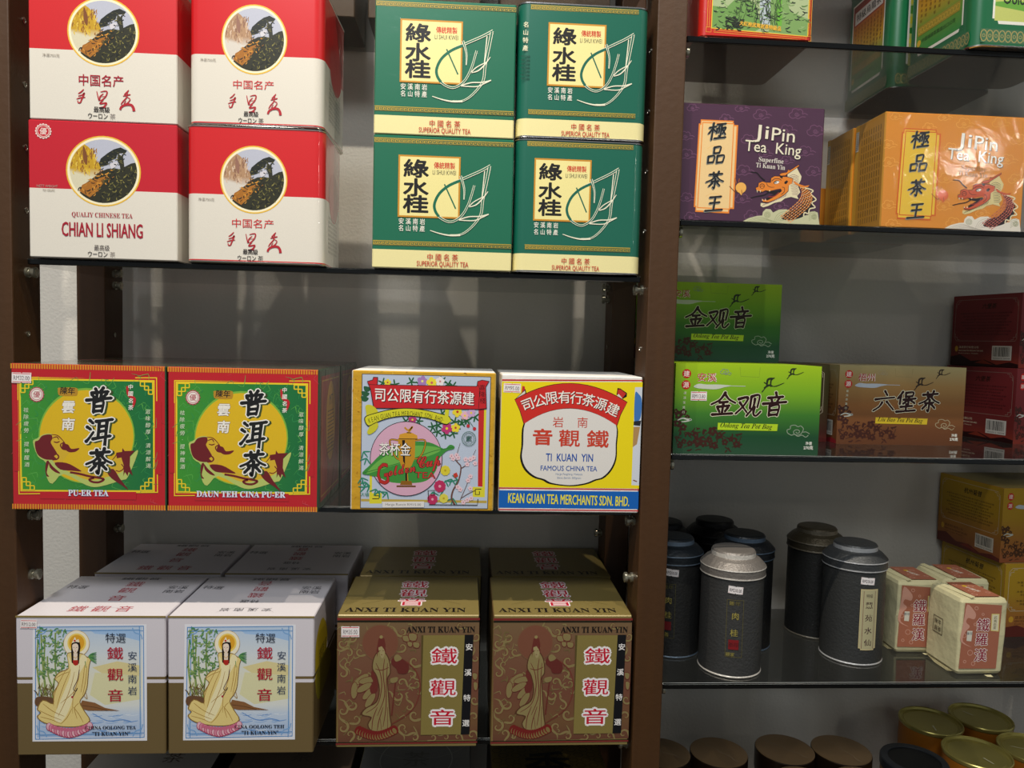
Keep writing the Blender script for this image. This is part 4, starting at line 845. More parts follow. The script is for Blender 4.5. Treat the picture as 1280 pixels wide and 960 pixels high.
def anxi(label, xc, y0, grp, art=True, tag=False, z=-0.0916):
    w_, d, h = .187, .160, .1795
    gd = '#93814a'
    t = thing('tea_carton', label, 'tea box', (xc, y0 + d / 2, z), 0, grp)
    box_body(t, w_, d, h, dict(front='#8a7a48', back=gd, left='#7c6238', right='#2e2618'), 'foil', top='#8e7d48')
    T = Art([(0, 0), (1000, 0), (1000, 860), (0, 860)], w_, d, topf(w_, d, h)); c = '#c42438'
    for ch, y_ in (('鐵', 200), ('觀', 400), ('音', 590)):
        T.text(ch, 500, y_, 170, '#efe6e6', off=.10, sx=1.25); T.text(ch, 500, y_, 170, c, off=.012, sx=1.25)
    T.text(serif('ANXI TI KUAN YIN'), 470, 760, 120, '#1c1512', off=.01, width=860); T.line([(140, 640), (300, 560)], 3, '#6f6238'); T.line([(860, 640), (720, 560)], 3, '#6f6238'); T.part('top_lettering', 'card', t)
    if not art: return t
    A = Art([(23, -6), (1016, 0), (1005, 932), (11, 920)], w_, h, front(w_, d))
    bandc = '#7c2a28'
    A.grad(26, 48, 1012, 882, [(0, '#7d6446'), (.3, '#7c5640'), (.6, '#784c3a'), (.85, '#775638'), (1, '#6c4434')])
    A.part('brown_panel', 'foil', t)
    ol = '#8f7f52'; rd = '#6f322a'
    rn = random.Random(21)
    def curl(x, y, s_, a, fl=1):
        pts = []; s_ *= 1.25
        for k in range(12):
            r_ = s_ * (1 - k / 13); th = a + fl * k * .5; pts.append((x + r_ * math.cos(th), y + r_ * math.sin(th)))
        A.line(pts, s_ * .66, rd, w1=s_ * .3, n=3); A.line(pts, s_ * .48, ol, w1=s_ * .16, n=3)
        A.line([pts[0], (pts[0][0] + s_ * .9 * math.cos(a - fl * 1.2), pts[0][1] + s_ * .9 * math.sin(a - fl * 1.2)), (pts[0][0] + s_ * 1.7 * math.cos(a - fl * .8), pts[0][1] + s_ * 1.7 * math.sin(a - fl * .8))], s_ * .5, ol, w1=1, n=3)
    for x, y, s_, a in ((60, 190, 34, 0), (130, 150, 26, 2), (100, 260, 30, 4), (180, 250, 26, 1), (60, 400, 30, 5), (470, 110, 34, 3), (520, 160, 30, 0), (470, 220, 28, 2), (560, 320, 34, 1), (540, 420, 30, 4), (570, 480, 24, 2), (470, 470, 26, 0), (450, 560, 32, 3), (520, 640, 28, 5), (560, 700, 34, 1), (480, 790, 30, 2), (560, 860, 30, 4), (130, 620, 34, 3), (60, 660, 26, 0), (150, 720, 30, 2), (60, 780, 36, 5), (110, 830, 28, 1), (100, 340, 22, 2), (240, 130, 20, 5), (990, 150, 26, 2), (990, 300, 28, 4), (985, 600, 26, 1), (980, 720, 30, 3), (970, 850, 30, 0), (880, 70, 22, 1), (690, 860, 22, 2), (780, 862, 22, 4), (870, 862, 22, 0), (390, 90, 22, 4)):
        curl(x, y, s_, a, 1 if int(x) % 20 < 10 else -1)
    scatter(A, rn, 70, 40, 60, 600, 880, 50, 9, [ol, '#78663e'], (0, 6.28), bend=1.1)
    for x, y, w2, h2 in ((500, 160, 55, 45), (545, 150, 60, 55), (525, 200, 40, 40), (570, 205, 50, 45), (985, 430, 40, 50), (990, 500, 36, 60)): A.poly([(x - w2 / 2, y - h2 / 2), (x + w2 / 2, y - h2 / 2 + 6), (x + w2 / 2 - 5, y + h2 / 2), (x - w2 / 2 + 6, y + h2 / 2 - 4)], rd, smooth=True, n=2); A.poly([(x - w2 / 2 + 4, y - h2 / 2 + 4), (x + w2 / 2 - 4, y - h2 / 2 + 9), (x + w2 / 2 - 9, y + h2 / 2 - 4), (x - w2 / 2 + 10, y + h2 / 2 - 8)], ol, smooth=True, n=2)
    A.part('scroll_pattern', 'foil', t, 'olive flame and cloud scrolls')
    A.disc(320, 190, 128, '#7f5a40', n=32); A.disc(320, 190, 122, '#80503c', n=32)
    for (x, y, a) in ((150, 480, 0), (190, 440, .6), (230, 450, 1.0), (140, 520, -.3), (210, 500, .7), (240, 540, .4), (250, 590, .2)):
        A.disc(x, y, 62, rd, ry=26, rot=a - 1.2, n=14); A.disc(x, y, 58, ol, ry=22, rot=a - 1.2, n=14)
    A.poly([(265, 380), (300, 420), (300, 520), (260, 545), (248, 500), (270, 460), (255, 420)], rd, smooth=True)
    A.poly([(300, 250), (350, 250), (385, 310), (392, 400), (372, 440), (380, 560), (392, 700), (400, 790), (340, 815), (260, 810), (230, 760), (250, 710), (180, 690), (220, 640), (290, 600), (310, 520), (290, 420), (262, 370), (270, 300)], '#5c3a26', smooth=True, n=3)
    A.poly([(303, 256), (346, 256), (378, 312), (386, 398), (366, 440), (374, 560), (384, 700), (392, 784), (340, 806), (264, 802), (238, 760), (262, 708), (196, 688), (226, 646), (296, 606), (318, 520), (298, 420), (270, 368), (276, 304)], '#958657', smooth=True, n=3)
    for p in ([(290, 330), (320, 400), (330, 500), (300, 620), (220, 680)], [(350, 300), (340, 400), (350, 560), (300, 700)], [(370, 330), (362, 480), (360, 640), (340, 780)], [(300, 640), (270, 720), (262, 800)], [(340, 640), (310, 740), (300, 805)], [(372, 640), (372, 790)], [(285, 370), (330, 380), (380, 360)], [(320, 720), (330, 800)]): A.line(p, 6, rd, brush=True)
    A.poly([(302, 215), (312, 245), (326, 292), (342, 290), (354, 250), (356, 215), (330, 200)], '#a99a6c', smooth=True, n=3)
    A.poly([(294, 240), (302, 195), (308, 160), (330, 145), (348, 160), (356, 200), (358, 270), (346, 235), (330, 212), (308, 220), (298, 290)], rd); A.disc(326, 148, 12, '#9c8c5a', n=10); A.line([(312, 244), (322, 244)], 3, rd, smooth=False); A.line([(334, 244), (346, 244)], 3, rd, smooth=False, same=True); A.line([(324, 272), (334, 272)], 4, rd, smooth=False, same=True)
    A.line([(428, 440), (415, 560), (400, 700)], 9, rd, smooth=True); A.poly([(390, 440), (440, 430), (436, 460), (400, 470)], ol, smooth=True); A.poly([(395, 330), (420, 280), (470, 300), (515, 340), (510, 400), (450, 405), (430, 370)], '#6a2e28', smooth=True); A.poly([(415, 290), (440, 270), (470, 300), (430, 320)], ol, smooth=True)
    A.line([(500, 320), (570, 390), (598, 500), (570, 620), (500, 700), (400, 760)], 7, '#7c3c30')
    for i in range(15):
        f = i / 14; x = 170 + f * 250; y = 800 + 40 * math.sin(PI * f)
        A.disc(x, y, 26, '#7a2420', ry=34, rot=(f - .5) * -1, n=12); A.disc(x, y + 8, 14, '#8a7446', ry=22, rot=(f - .5) * -1, n=10)
    A.part('goddess_picture', 'foil', t, 'olive and dark red standing goddess on a lotus')
    A.rect(605, 138, 910, 842, '#5c4e28'); A.poly([(620, 138), (910, 138), (890, 842), (604, 840)], '#8c7d44'); A.part('gold_panel', 'foil', t)
    A.poly([(910, 136), (972, 136), (950, 842), (888, 842)], '#121216')
    A.poly([(24, 14), (1016, 18), (1016, 34), (24, 30)], bandc); A.poly([(24, 33), (1016, 38), (1015, 46), (24, 43)], '#17120e'); A.poly([(12, 882), (1006, 888), (1006, 893), (12, 888)], '#17120e'); A.poly([(12, 889), (1006, 894), (1006, 905), (12, 900)], bandc)
    A.part('printed_bands', 'card', t)
    A.text(serif('ANXI TI KUAN YIN'), 742, 98, 60, '#17110f', off=.012, width=480)
    for i, (ch, x, y) in enumerate((('鐵', 768, 284), ('觀', 760, 508), ('音', 757, 718))):
        A.text(ch, x, y, 150, '#f0eaea', off=.15, sx=1.26, sy=.82); A.text(ch, x, y, 148, '#c41c34', off=.018, sx=1.28, sy=.8)
    A.col('安溪特選', 942, (222, 762), 52, '#ece8e4', x1=924, off=.03)
    A.part('lettering', 'card', t)
    if tag: price_tag(A, 113, 110, 124, 74, 'RM35.00', t, 0)
    return t
G5 = 'brown Ti Kuan Yin boxes on the third shelf'
anxi('brown Ti Kuan Yin box with a price sticker, left of the two', -0.3035, 0.002, G5, tag=True)
anxi('brown Ti Kuan Yin box without sticker, nearest the middle post', -0.0985, 0.002, G5)
anxi('brown gold-topped box in the back row, left one behind the brown boxes', -0.298, 0.166, G5, art=False)
anxi('brown gold-topped box in the back row, right one near the middle post', -0.0955, 0.166, G5, art=False)

# ------------------------------------------------------------------ lowest shelf: only box tops in view
for i, (xc, w_, top, lb) in enumerate(((-.70, .186, '#b9b2aa', 'grey topped box on the lowest left shelf, beside the left post'), (-.49, .186, '#6f5c4c', 'brown topped box on the lowest left shelf, second from the left'),
                                       (-.30, .17, '#8c8a86', 'grey box with a ring printed on top, third on the lowest shelf'), (-.095, .178, '#6a5828', 'gold honeycomb box with black brush writing on top, on the lowest shelf'))):
    h, d = .205, .30
    t = thing('tea_carton', lb, 'tea box', (xc, .17, -.41), 0, 'boxes on the lowest left shelf'); box_body(t, w_, d, h, dict(front='#6a5c48', back='#555555', left='#c9b484' if i == 2 else '#4a3c30', right='#1c1712'), 'film' if i == 2 else 'card', top=top)
    T = Art([(0, 0), (1000, 0), (1000, 1600), (0, 1600)], w_, d, topf(w_, d, h))
    if i < 2:
        for q in range(4): T.text('鐵觀音茶'[q], 640 if i == 0 else 560, 300 + q * 150, 150, '#5c4c40', sx=1.2)
        T.text('鐵觀音', 400, 1200, 200, '#7a5a4a', width=500)
    elif i == 2: T.ring(500, 800, 330, 10, '#b5b3ae'); T.text('茶', 500, 800, 260, '#77746e'); T.ring(500, 500, 480, 8, '#9c9a94', ry=300)
    else:
        for yy in range(20):
            for xx in range(9): T.ring(60 + xx * 112 + (yy % 2) * 56, 60 + yy * 78, 44, 9, '#4c3c18', n=6, ry=34); 
        for q in range(6): T.text('上等茗茶珍品'[q], 260 + q * 90, 130, 80, '#1c150c', same=q > 0)
        T.text('茶', 480, 420, 420, '#14100c', off=.03, rough=.03, shear=.2); T.text('香', 500, 900, 420, '#14100c', off=.03, rough=.03)
    T.part('top_print', 'card', t)

# ================================================================== right bay
def rim(t, w_, d, r, z, col='#b5b2aa'):
    m = MB(); loft(m, [(z, .0008, col), (z + .0008, -.0007, col), (z + .0024, -.0007, col), (z + .003, .0008, col)], w_, d, r, 6, top=col); m.build('rim', finish('steel'), t, smooth=True)
# red landscape tin
def red_tin():
    w_, d, h, r = .154, .17, .19, .010; red = '#c8241a'
    t = thing('tea_tin', 'bright red tin with a green mountain painting in gold lines, beside the middle post', 'tea tin', (.0615 + w_ / 2, .022 + d / 2, .8575))
    box_body(t, w_, d, h, [(0.002, 0, red), (h - .002, 0, red)], 'tin', r, 6, top=red, name='tin_body'); rim(t, w_, d, r, 0, '#8a2a1c'); rim(t, w_, d, r, h - .003, '#8a2a1c')
    k = 8.533; A = Art([(58, -1300), (1275, -1240), (1250, 440), (60, 385)], w_, h, front(w_, d))
    A.poly([(180, -1150), (1210, -1100), (1192, 380), (178, 292)], '#e6c63a'); A.poly([(190, -1140), (1203, -1090), (1184, 370), (188, 282)], '#a9b98a')
    for o_ in (0, 22): 
        A.line([(138 + o_, -1200), (138 + o_, 275)], 5, '#e6a83a', smooth=False); A.line([(1240 - o_, -1100), (1222 - o_, 360)], 5, '#e6a83a', smooth=False); A.line([(205, 310 + o_), (1160, 395 + o_)], 5, '#e6a83a', smooth=False)
    for x, y in ((155, 305), (1200, 400)): A.line([(x - 26, y - 28), (x + 26, y - 26), (x + 26, y + 28), (x - 26, y + 26), (x - 26, y - 28)], 5, '#e6a83a', smooth=False)
    A.poly([(188, 40), (330, 60), (480, -100), (640, 30), (700, 282), (640, 320), (188, 282)], '#6f9a50', smooth=False); A.poly([(800, -200), (920, -150), (1000, 100), (1190, 180), (1184, 370), (780, 330)], '#7ba05c')
    A.poly([(660, -300), (790, -300), (790, 250), (690, 240)], '#b3bfc4'); A.poly([(850, -250), (905, -250), (915, 260), (850, 250)], '#6cae3c')
    rn = random.Random(9)
    scatter(A, rn, 240, 195, -300, 1180, 310, 60, 11, ['#222c22', '#3c4c30', '#557c3c', '#8fb070', '#1c2420'], (-.7, .7)); scatter(A, rn, 80, 440, -100, 920, 240, 110, 7, ['#26302a', '#4c6c34'], (1.4, 1.75)); scatter(A, rn, 60, 320, 160, 480, 300, 40, 12, ['#182018', '#26301f'], (-.8, .8))
    A.part('mountain_painting', 'gloss', t, 'green ink mountain landscape with gold frame lines')
    A.text('大紅袍武夷岩茶特級品', 690, 262, 50, '#f0b83c', off=.04, width=440, rot=.09); A.part('lettering', 'gloss', t)
red_tin()
def oolong(label, x0, y0, rz=0):
    w_, d, h, r = .165, .152, .195, .018; g = '#15693f'
    t = thing('tea_tin', label, 'tea tin', (x0 + w_ / 2, y0 + d / 2, .8575), rz, 'green oolong tins on the top right shelf')
    box_body(t, w_, d, h, [(0.002, 0, g), (h - .002, 0, g)], 'tin', r, 7, top='#8c8c84', name='tin_body'); rim(t, w_, d, r, 0); rim(t, w_, d, r, h - .003)
    def panel(A, frontal):
        # frame 1000 wide, 1180 high
        A.rect(150, 120, 850, 1000, '#f0eee0'); A.poly([(150, 960), (190, 960), (205, 1000), (150, 1000)], g); A.poly([(850, 960), (810, 960), (795, 1000), (850, 1000)], g)
        if frontal:
            A.rect(168, 138, 832, 975, '#c9d070')
            for i, c in enumerate(('#e4d84a', '#5ea03c', '#d9d23c', '#3c8c3a', '#e6dc4c', '#6cab3c')): A.poly([(168, 330 + i * 100), (350, 280 + i * 105), (600, 380 + i * 95), (832, 300 + i * 105), (832, 420 + i * 90), (500, 450 + i * 90), (168, 410 + i * 90)], c, smooth=False)
            A.part('label_picture', 'gloss', t, 'printed tea terraces in yellow and green'); A.text('Superfine', 420, 700, 130, '#1b2416', off=.03, width=380); A.text('Oolong', 370, 810, 130, '#1b2416', off=.03, width=270); A.part('lettering', 'gloss', t)
        else:
            A.grad(168, 138, 832, 975, [(0, '#8c2018'), (.25, '#b8641a'), (.55, '#cfa01c'), (.75, '#6c9c34'), (1, '#2c8c3e')])
            A.poly([(150, 960), (190, 960), (205, 1000), (150, 1000)], g); A.poly([(850, 960), (810, 960), (795, 1000), (850, 1000)], g)
            A.rect(200, 200, 800, 330, '#e4ddd0'); A.frame(190, 190, 810, 340, 12, '#9c2018'); A.text('特級烏龍茶', 500, 265, 90, '#1a1412', width=520, off=.03)
            for q in range(9): A.col('安溪名茶香味濃郁', 230 + q * 68, (380, 700 - (q % 3) * 30), 34, '#6a3c10')
            A.rect(190, 745, 800, 825, '#a5942c'); 
            for q in range(14): A.ring(215 + q * 43, 785, 22, 8, '#c9a836', n=10)
            A.text('中國福建茶葉進出口公司', 500, 880, 44, '#1b3c1c', width=480); A.disc(215, 890, 30, '#d9b42c', n=10)
            A.part('label_panel', 'gloss', t, 'orange to green back label')
        A.rect(60, 1040, 940, 1150, '#3f6f4c'); A.up()
        for q in range(17): A.ring(85 + q * 52, 1095, 27, 8, '#a89a5c', n=12, ry=44); A.ring(85 + q * 52, 1095, 12, 5, '#a89a5c', n=8)
        A.part('ring_border', 'gloss', t, 'gold linked ring border')
    panel(Art([(0, 0), (1000, 0), (1000, 1180), (0, 1180)], w_, h, front(w_, d)), True)
    panel(Art([(0, 0), (1000, 0), (1000, 1180), (0, 1180)], d, h, leftf(w_, d)), False)
oolong('green Superfine Oolong tin with terrace picture, front one at the top right', .424, .008, .02)
oolong('green oolong tin with an orange back label, behind the Superfine Oolong tin', .410, .172, -.03)

# dragon boxes
def jipin(label, x0, y0, z, sch, grp, art=True, w_=.194, d=.076, h=.1535, rz=0):
    P = dict(purple=('#4c2c44', '#7c5070', '#f2cf92', '#f08a2e', '#efe6cc', '#e4dcd0'), orange=('#d98a2c', '#eaa84a', '#e6bc38', '#d2601c', '#f4efe4', '#9a6a2a'))[sch]
    t = thing('tea_carton', label, 'tea box', (x0 + w_ / 2, y0 + d / 2, z), rz, grp)
    box_body(t, w_, d, h, dict(front=P[0], back=P[0], left='#b98224' if sch == 'orange' else '#3c2438', right=P[0]), 'gloss' if sch == 'purple' else 'gloss', top=P[1])
    B = Art([(0, 0), (480, 0), (480, 1000), (0, 1000)], d, h, leftf(w_, d))
    if sch == 'orange':
        B.rect(0, 0, 60, 1000, '#c9962e')
        for q in range(9): B.up(); [B.rect(110 + q * 38, a, 122 + q * 38, a + 50, '#7c5a1c', same=True) for a in range(90, 930, 66)]
        B.rect(10, 60, 60, 240, '#ddd6c8'); [B.rect(14, 66 + a * 17, 56, 72 + a * 17, '#2c241c', same=a > 0) for a in range(10)]
        B.part('side_print', 'gloss', t)
    if not art: return t
    A = Art([(60, 28), (1065, 95), (1040, 902), (28, 870)], w_, h, front(w_, d))
    tilt = .055
    def cloud(x, y, s_):
        c = P[1]
        A.line([(x + s_ * .35 * math.cos(a) * (1 - a / 12), y + s_ * .3 * math.sin(a) * (1 - a / 12)) for a in np.arange(0, 10, .7)], 4, c, n=2)
        A.line([(x + a * s_, y + b_ * s_) for a, b_ in ((-1, .3), (-1.05, -.1), (-.7, -.3), (-.6, -.65), (-.15, -.8), (.2, -.6), (.45, -.7), (.8, -.4), (.75, -.05), (1.1, -.1), (1.5, .12))], 4, c); A.line([(x + a * s_, y + b_ * s_) for a, b_ in ((-1, .3), (-.6, .55), (-.2, .45), (.2, .6), (.7, .35), (1.2, .4))], 4, c)
    for x, y, s_ in ((620, 130, 50), (870, 130, 50), (1000, 250, 55), (370, 150, 40), (80, 270, 45), (90, 400, 50), (530, 300, 45), (800, 240, 50), (930, 390, 50), (500, 520, 52), (990, 530, 48), (90, 710, 45), (490, 720, 48), (650, 400, 40), (120, 850, 45), (560, 840, 50), (760, 770, 40), (480, 80, 40), (130, 70, 35), (800, 450, 40)): cloud(x, y, s_)
    A.part('cloud_pattern', 'gloss', t, 'pale outlined cloud scrolls')
    def q4(x0, y0_, x1, y1): return [(x0 + 0, y0_), (x1, y0_ + (x1 - x0) * .06), (x1 - (y1 - y0_) * .045, y1 + (x1 - x0) * .05), (x0 - (y1 - y0_) * .06, y1)]
    A.poly(q4(192, 152, 428, 812), P[3]); A.poly(q4(178, 180, 460, 778), P[3]); A.poly(q4(198, 162, 420, 800), P[2]); A.poly(q4(188, 190, 448, 768), P[2]); A.poly(q4(203, 170, 432, 785), P[3]); A.poly(q4(209, 178, 425, 778), P[2])
    for x, y in ((300, 360), (290, 700)): A.line([(x - 60, y), (x - 20, y - 20), (x + 30, y - 14), (x + 60, y + 4), (x + 10, y + 22), (x - 40, y + 16)], 4, '#efc27a' if sch == 'purple' else '#edd060')
    A.part('title_panel', 'gloss', t, 'cream upright panel with orange border')
    # dragon, drawn in its own crop
    A.tf = (423.4, 451.6, .5292); og = '#e8862a' if sch == 'purple' else '#c4502c'; K = '#1c1216'; cr = '#e8dcb4'; body = '#efae74' if sch == 'purple' else '#c9705c'
    A.poly([(140, 808), (220, 765), (330, 735), (400, 730), (410, 680), (450, 640), (510, 645), (545, 690), (620, 650), (720, 645), (760, 665), (900, 740), (1010, 720), (1030, 680), (1090, 670), (1135, 690), (1160, 850), (800, 845)], '#c9c8a0' if sch == 'purple' else '#e4dccc', smooth=False)
    for k in range(5): A.line([(180 + k * 40, 815), (300 + k * 30, 765 + k * 10), (420 + k * 40, 760 + k * 14), (540 + k * 30, 830)], 4, '#8f9468' if sch == 'purple' else '#a89c8c'); A.line([(560 + k * 20, 800), (600 + k * 20, 720 + k * 18), (680 + k * 14, 680 + k * 20), (760, 690 + k * 22)], 4, '#8f9468' if sch == 'purple' else '#a89c8c'); A.line([(1020, 800 - k * 24), (1060, 770 - k * 24), (1110, 780 - k * 22)], 4, '#8f9468')
    for k in range(3): A.ring(470, 720, 40 - k * 13, 5, '#8f9468', n=16); A.ring(1090, 745, 34 - k * 11, 5, '#8f9468', n=14)
    nb = [(660, 770), (740, 680), (860, 640), (930, 560), (960, 460), (920, 370), (880, 340), (960, 350), (1040, 430), (1080, 520), (1060, 620), (1000, 690), (930, 750), (780, 790)]
    A.poly(nb, K, smooth=True, n=4)
    A.line([(900, 350), (1000, 370), (1070, 400), (1040, 440), (1110, 515), (1055, 560), (1100, 620), (1030, 640), (1010, 700), (960, 690), (950, 740)], 16, cr)
    rn = random.Random(4)
    for i in range(6):
        for f in range(17):
            g = f / 16; cx = [720, 800, 880, 950, 985, 995, 960][min(int(g * 6), 6)] + (g * 6 % 1) * ([80, 80, 70, 35, 10, -35, 0][min(int(g * 6), 6)]); cy = 770 - g * 400
            x = cx - 60 + i * 24; y = cy - 30 + i * 16
            A.line([(x - 12, y + 8), (x, y - 12), (x + 14, y - 6)], 12, body if (i + f) % 2 else '#e88f3c' if sch == 'purple' else '#b85c4c', brush=True, n=2, same=f > 0)
    # mane
    A.poly([(730, 180), (850, 90), (880, 150), (915, 210), (905, 260), (870, 330), (900, 420), (860, 470), (880, 510), (780, 480), (700, 500), (650, 540), (560, 560), (480, 600), (410, 620), (375, 600), (380, 560), (470, 570), (560, 530), (640, 480), (720, 430), (740, 330)], cr if sch == 'purple' else '#d9c88c', smooth=False)
    mc = '#7c4a58' if sch == 'purple' else '#4c4028'
    for k in range(13): A.line([(745 + k * 4, 210 + k * 20), (810 + k * 3, 185 + k * 22), (880, 215 + k * 21)], 6, mc, brush=True)
    for k in range(16): A.line([(400 + k * 20, 600 - k * 8), (425 + k * 20, 575 - k * 9)], 5, mc, smooth=False, same=k > 0)
    # head
    A.poly([(800, 260), (880, 310), (960, 335), (1020, 325), (1000, 350), (920, 355), (830, 310)], og); A.poly([(620, 185), (650, 160), (720, 150), (740, 110), (760, 125), (880, 52), (885, 75), (760, 160), (700, 200), (640, 205)], K); A.poly([(625, 182), (655, 165), (722, 155), (742, 118), (760, 132), (875, 58), (880, 72), (755, 155), (700, 194), (640, 198)], og)
    hd = [(310, 360), (345, 345), (350, 295), (400, 275), (450, 290), (510, 290), (515, 230), (560, 205), (640, 210), (720, 215), (800, 240), (790, 300), (745, 330), (740, 400), (700, 440), (640, 480), (560, 520), (480, 550), (410, 545), (390, 510), (440, 525), (520, 490), (600, 440), (660, 395), (640, 370), (580, 380), (500, 400), (440, 390), (400, 410), (350, 400), (320, 390)]
    A.poly([(x + (5 if x > 560 else -5), y + (6 if y > 380 else -6)) for x, y in hd], K); A.poly(hd, og)
    A.poly([(450, 400), (560, 400), (640, 385), (655, 405), (600, 450), (520, 500), (460, 530), (450, 500), (560, 440), (470, 420)], K); A.line([(480, 480), (560, 470), (620, 420)], 14, '#8c2a2c')
    A.disc(395, 335, 34, K, n=16); A.disc(395, 337, 27, og, n=16); A.line([(370, 350), (395, 330), (420, 345)], 6, K); A.line([(450, 290), (470, 330), (510, 350), (560, 350)], 7, K, brush=True); A.line([(520, 270), (560, 240), (620, 240), (650, 260)], 8, K)
    A.disc(585, 285, 40, K, ry=22, rot=-.3, n=16); A.disc(590, 288, 32, '#f0ece0', ry=16, rot=-.3, n=16); A.disc(578, 290, 9, K, n=8); A.poly([(690, 280), (720, 260), (740, 275), (715, 310), (690, 305)], K); A.line([(660, 350), (690, 360), (690, 410), (650, 450)], 7, K); A.poly([(630, 190), (670, 210), (660, 240), (630, 220)], K)
    for x in (330, 372, 495): A.poly([(x - 9, 390), (x + 9, 390), (x, 425)], cr)
    for x in (400, 440): A.poly([(x - 8, 530), (x + 8, 530), (x, 500)], cr)
    A.line([(240, 150), (320, 155), (370, 210), (430, 260)], 9, K, w1=16); A.line([(240, 495), (330, 470), (420, 455), (500, 410)], 9, K, w1=14)
    A.tf = (0, 0, 1)
    A.disc(482, 640, 38, '#f2b458' if sch == 'purple' else '#d9602c', n=22); A.line([(400, 628), (440, 668), (455, 660)], 4, '#7c4420'); A.line([(436, 600), (440, 570), (448, 610)], 4, '#c06a2c'); A.line([(465, 600), (470, 575)], 4, '#c06a2c'); A.poly([(468, 672), (500, 672), (484, 694)], '#f2b458' if sch == 'purple' else '#d9602c'); A.line([(486, 655), (490, 685)], 4, '#7c3c18')
    A.part('dragon_picture', 'gloss', t, 'orange horned dragon head rising from white waves')
    for i, (ch, x, y) in enumerate((('極', 312, 238), ('品', 304, 408), ('茶', 296, 584), ('王', 292, 752))):
        A.brushed(ch, x - 5, y + 5, 118, '#8a8a80', 1, .16, wt=1.1); A.brushed(ch, x, y, 118, '#161a22', 0, .16, wt=1.1)
    lc = P[4]; of = 5
    def L(tx, x, y, s_, wd):
        A.text(tx, x + 4, y + 4, s_, '#2a1820' if sch == 'purple' else '#7c5a34', width=wd, rot=tilt, off=.012); A.text(tx, x, y, s_, lc, width=wd, rot=tilt, off=.008)
    L('Ji', 622, 262, 132, 104); L('Pin', 778, 272, 128, 164); L('Tea  King', 706, 374, 108, 400)
    A.text(serif('Superfine'), 694, 452, 46, P[5], width=178, rot=tilt); A.text(serif('Ti Kuan Yin'), 690, 490, 46, P[5], width=208, rot=tilt)
    A.part('lettering', 'gloss', t)
    return t
G6 = 'dragon tea boxes on the second right shelf'
jipin('purple tea box with an orange dragon, beside the middle post', .0425, .022, .6185, 'purple', G6)
jipin('orange tea box with a dragon and shiny film, front one on its shelf', .3195, .021, .6185, 'orange', G6, w_=.200)
jipin('orange dragon box standing behind the front orange dragon box', .3165, .100, .6185, 'orange', G6, art=False, w_=.200)
t = jipin('tan orange box lying low between the purple and the orange dragon boxes', .285, .19, .6185, 'orange', G6, art=False, w_=.17, d=.12, h=.085)

# tea pot bag cartons (printed alike, each kind with its own colour and name)
SC = dict(
    green=([(0, '#a4c81e'), (.3, '#7cb024'), (.55, '#3f7c2c'), (.8, '#1f4c2e'), (1, '#2c5038')], '金观音', 'Oolong Tea Pot Bag', '安溪', '#a4c81e', '#b8d828', '#5c1c1c'),
    brown=([(0, '#a89a6a'), (.25, '#a07c48'), (.5, '#8a5c30'), (.8, '#6c4226'), (1, '#5e3820')], '六堡茶', 'Liu Bao Tea Pot Bag', '梧州', '#b9a878', '#d0b42c', '#7c1c24'),
    maroon=([(0, '#7c2c2e'), (.5, '#702426'), (.8, '#702a26'), (1, '#8c3424')], '', '', '', '#4a201c', '#c0902c', '#2a0c0c'),
    olive=([(0, '#4c4420'), (.5, '#463c1c'), (.8, '#4c2c1c'), (1, '#5c1c18')], '', '', '', '#3c3820', '#c0902c', '#4a1410'),
    gold=([(0, '#b08c20'), (.4, '#a8841e'), (.7, '#a06a2c'), (1, '#8a4c2c')], '', '', '', '#8c7c48', '#d0b42c', '#5c241c'))
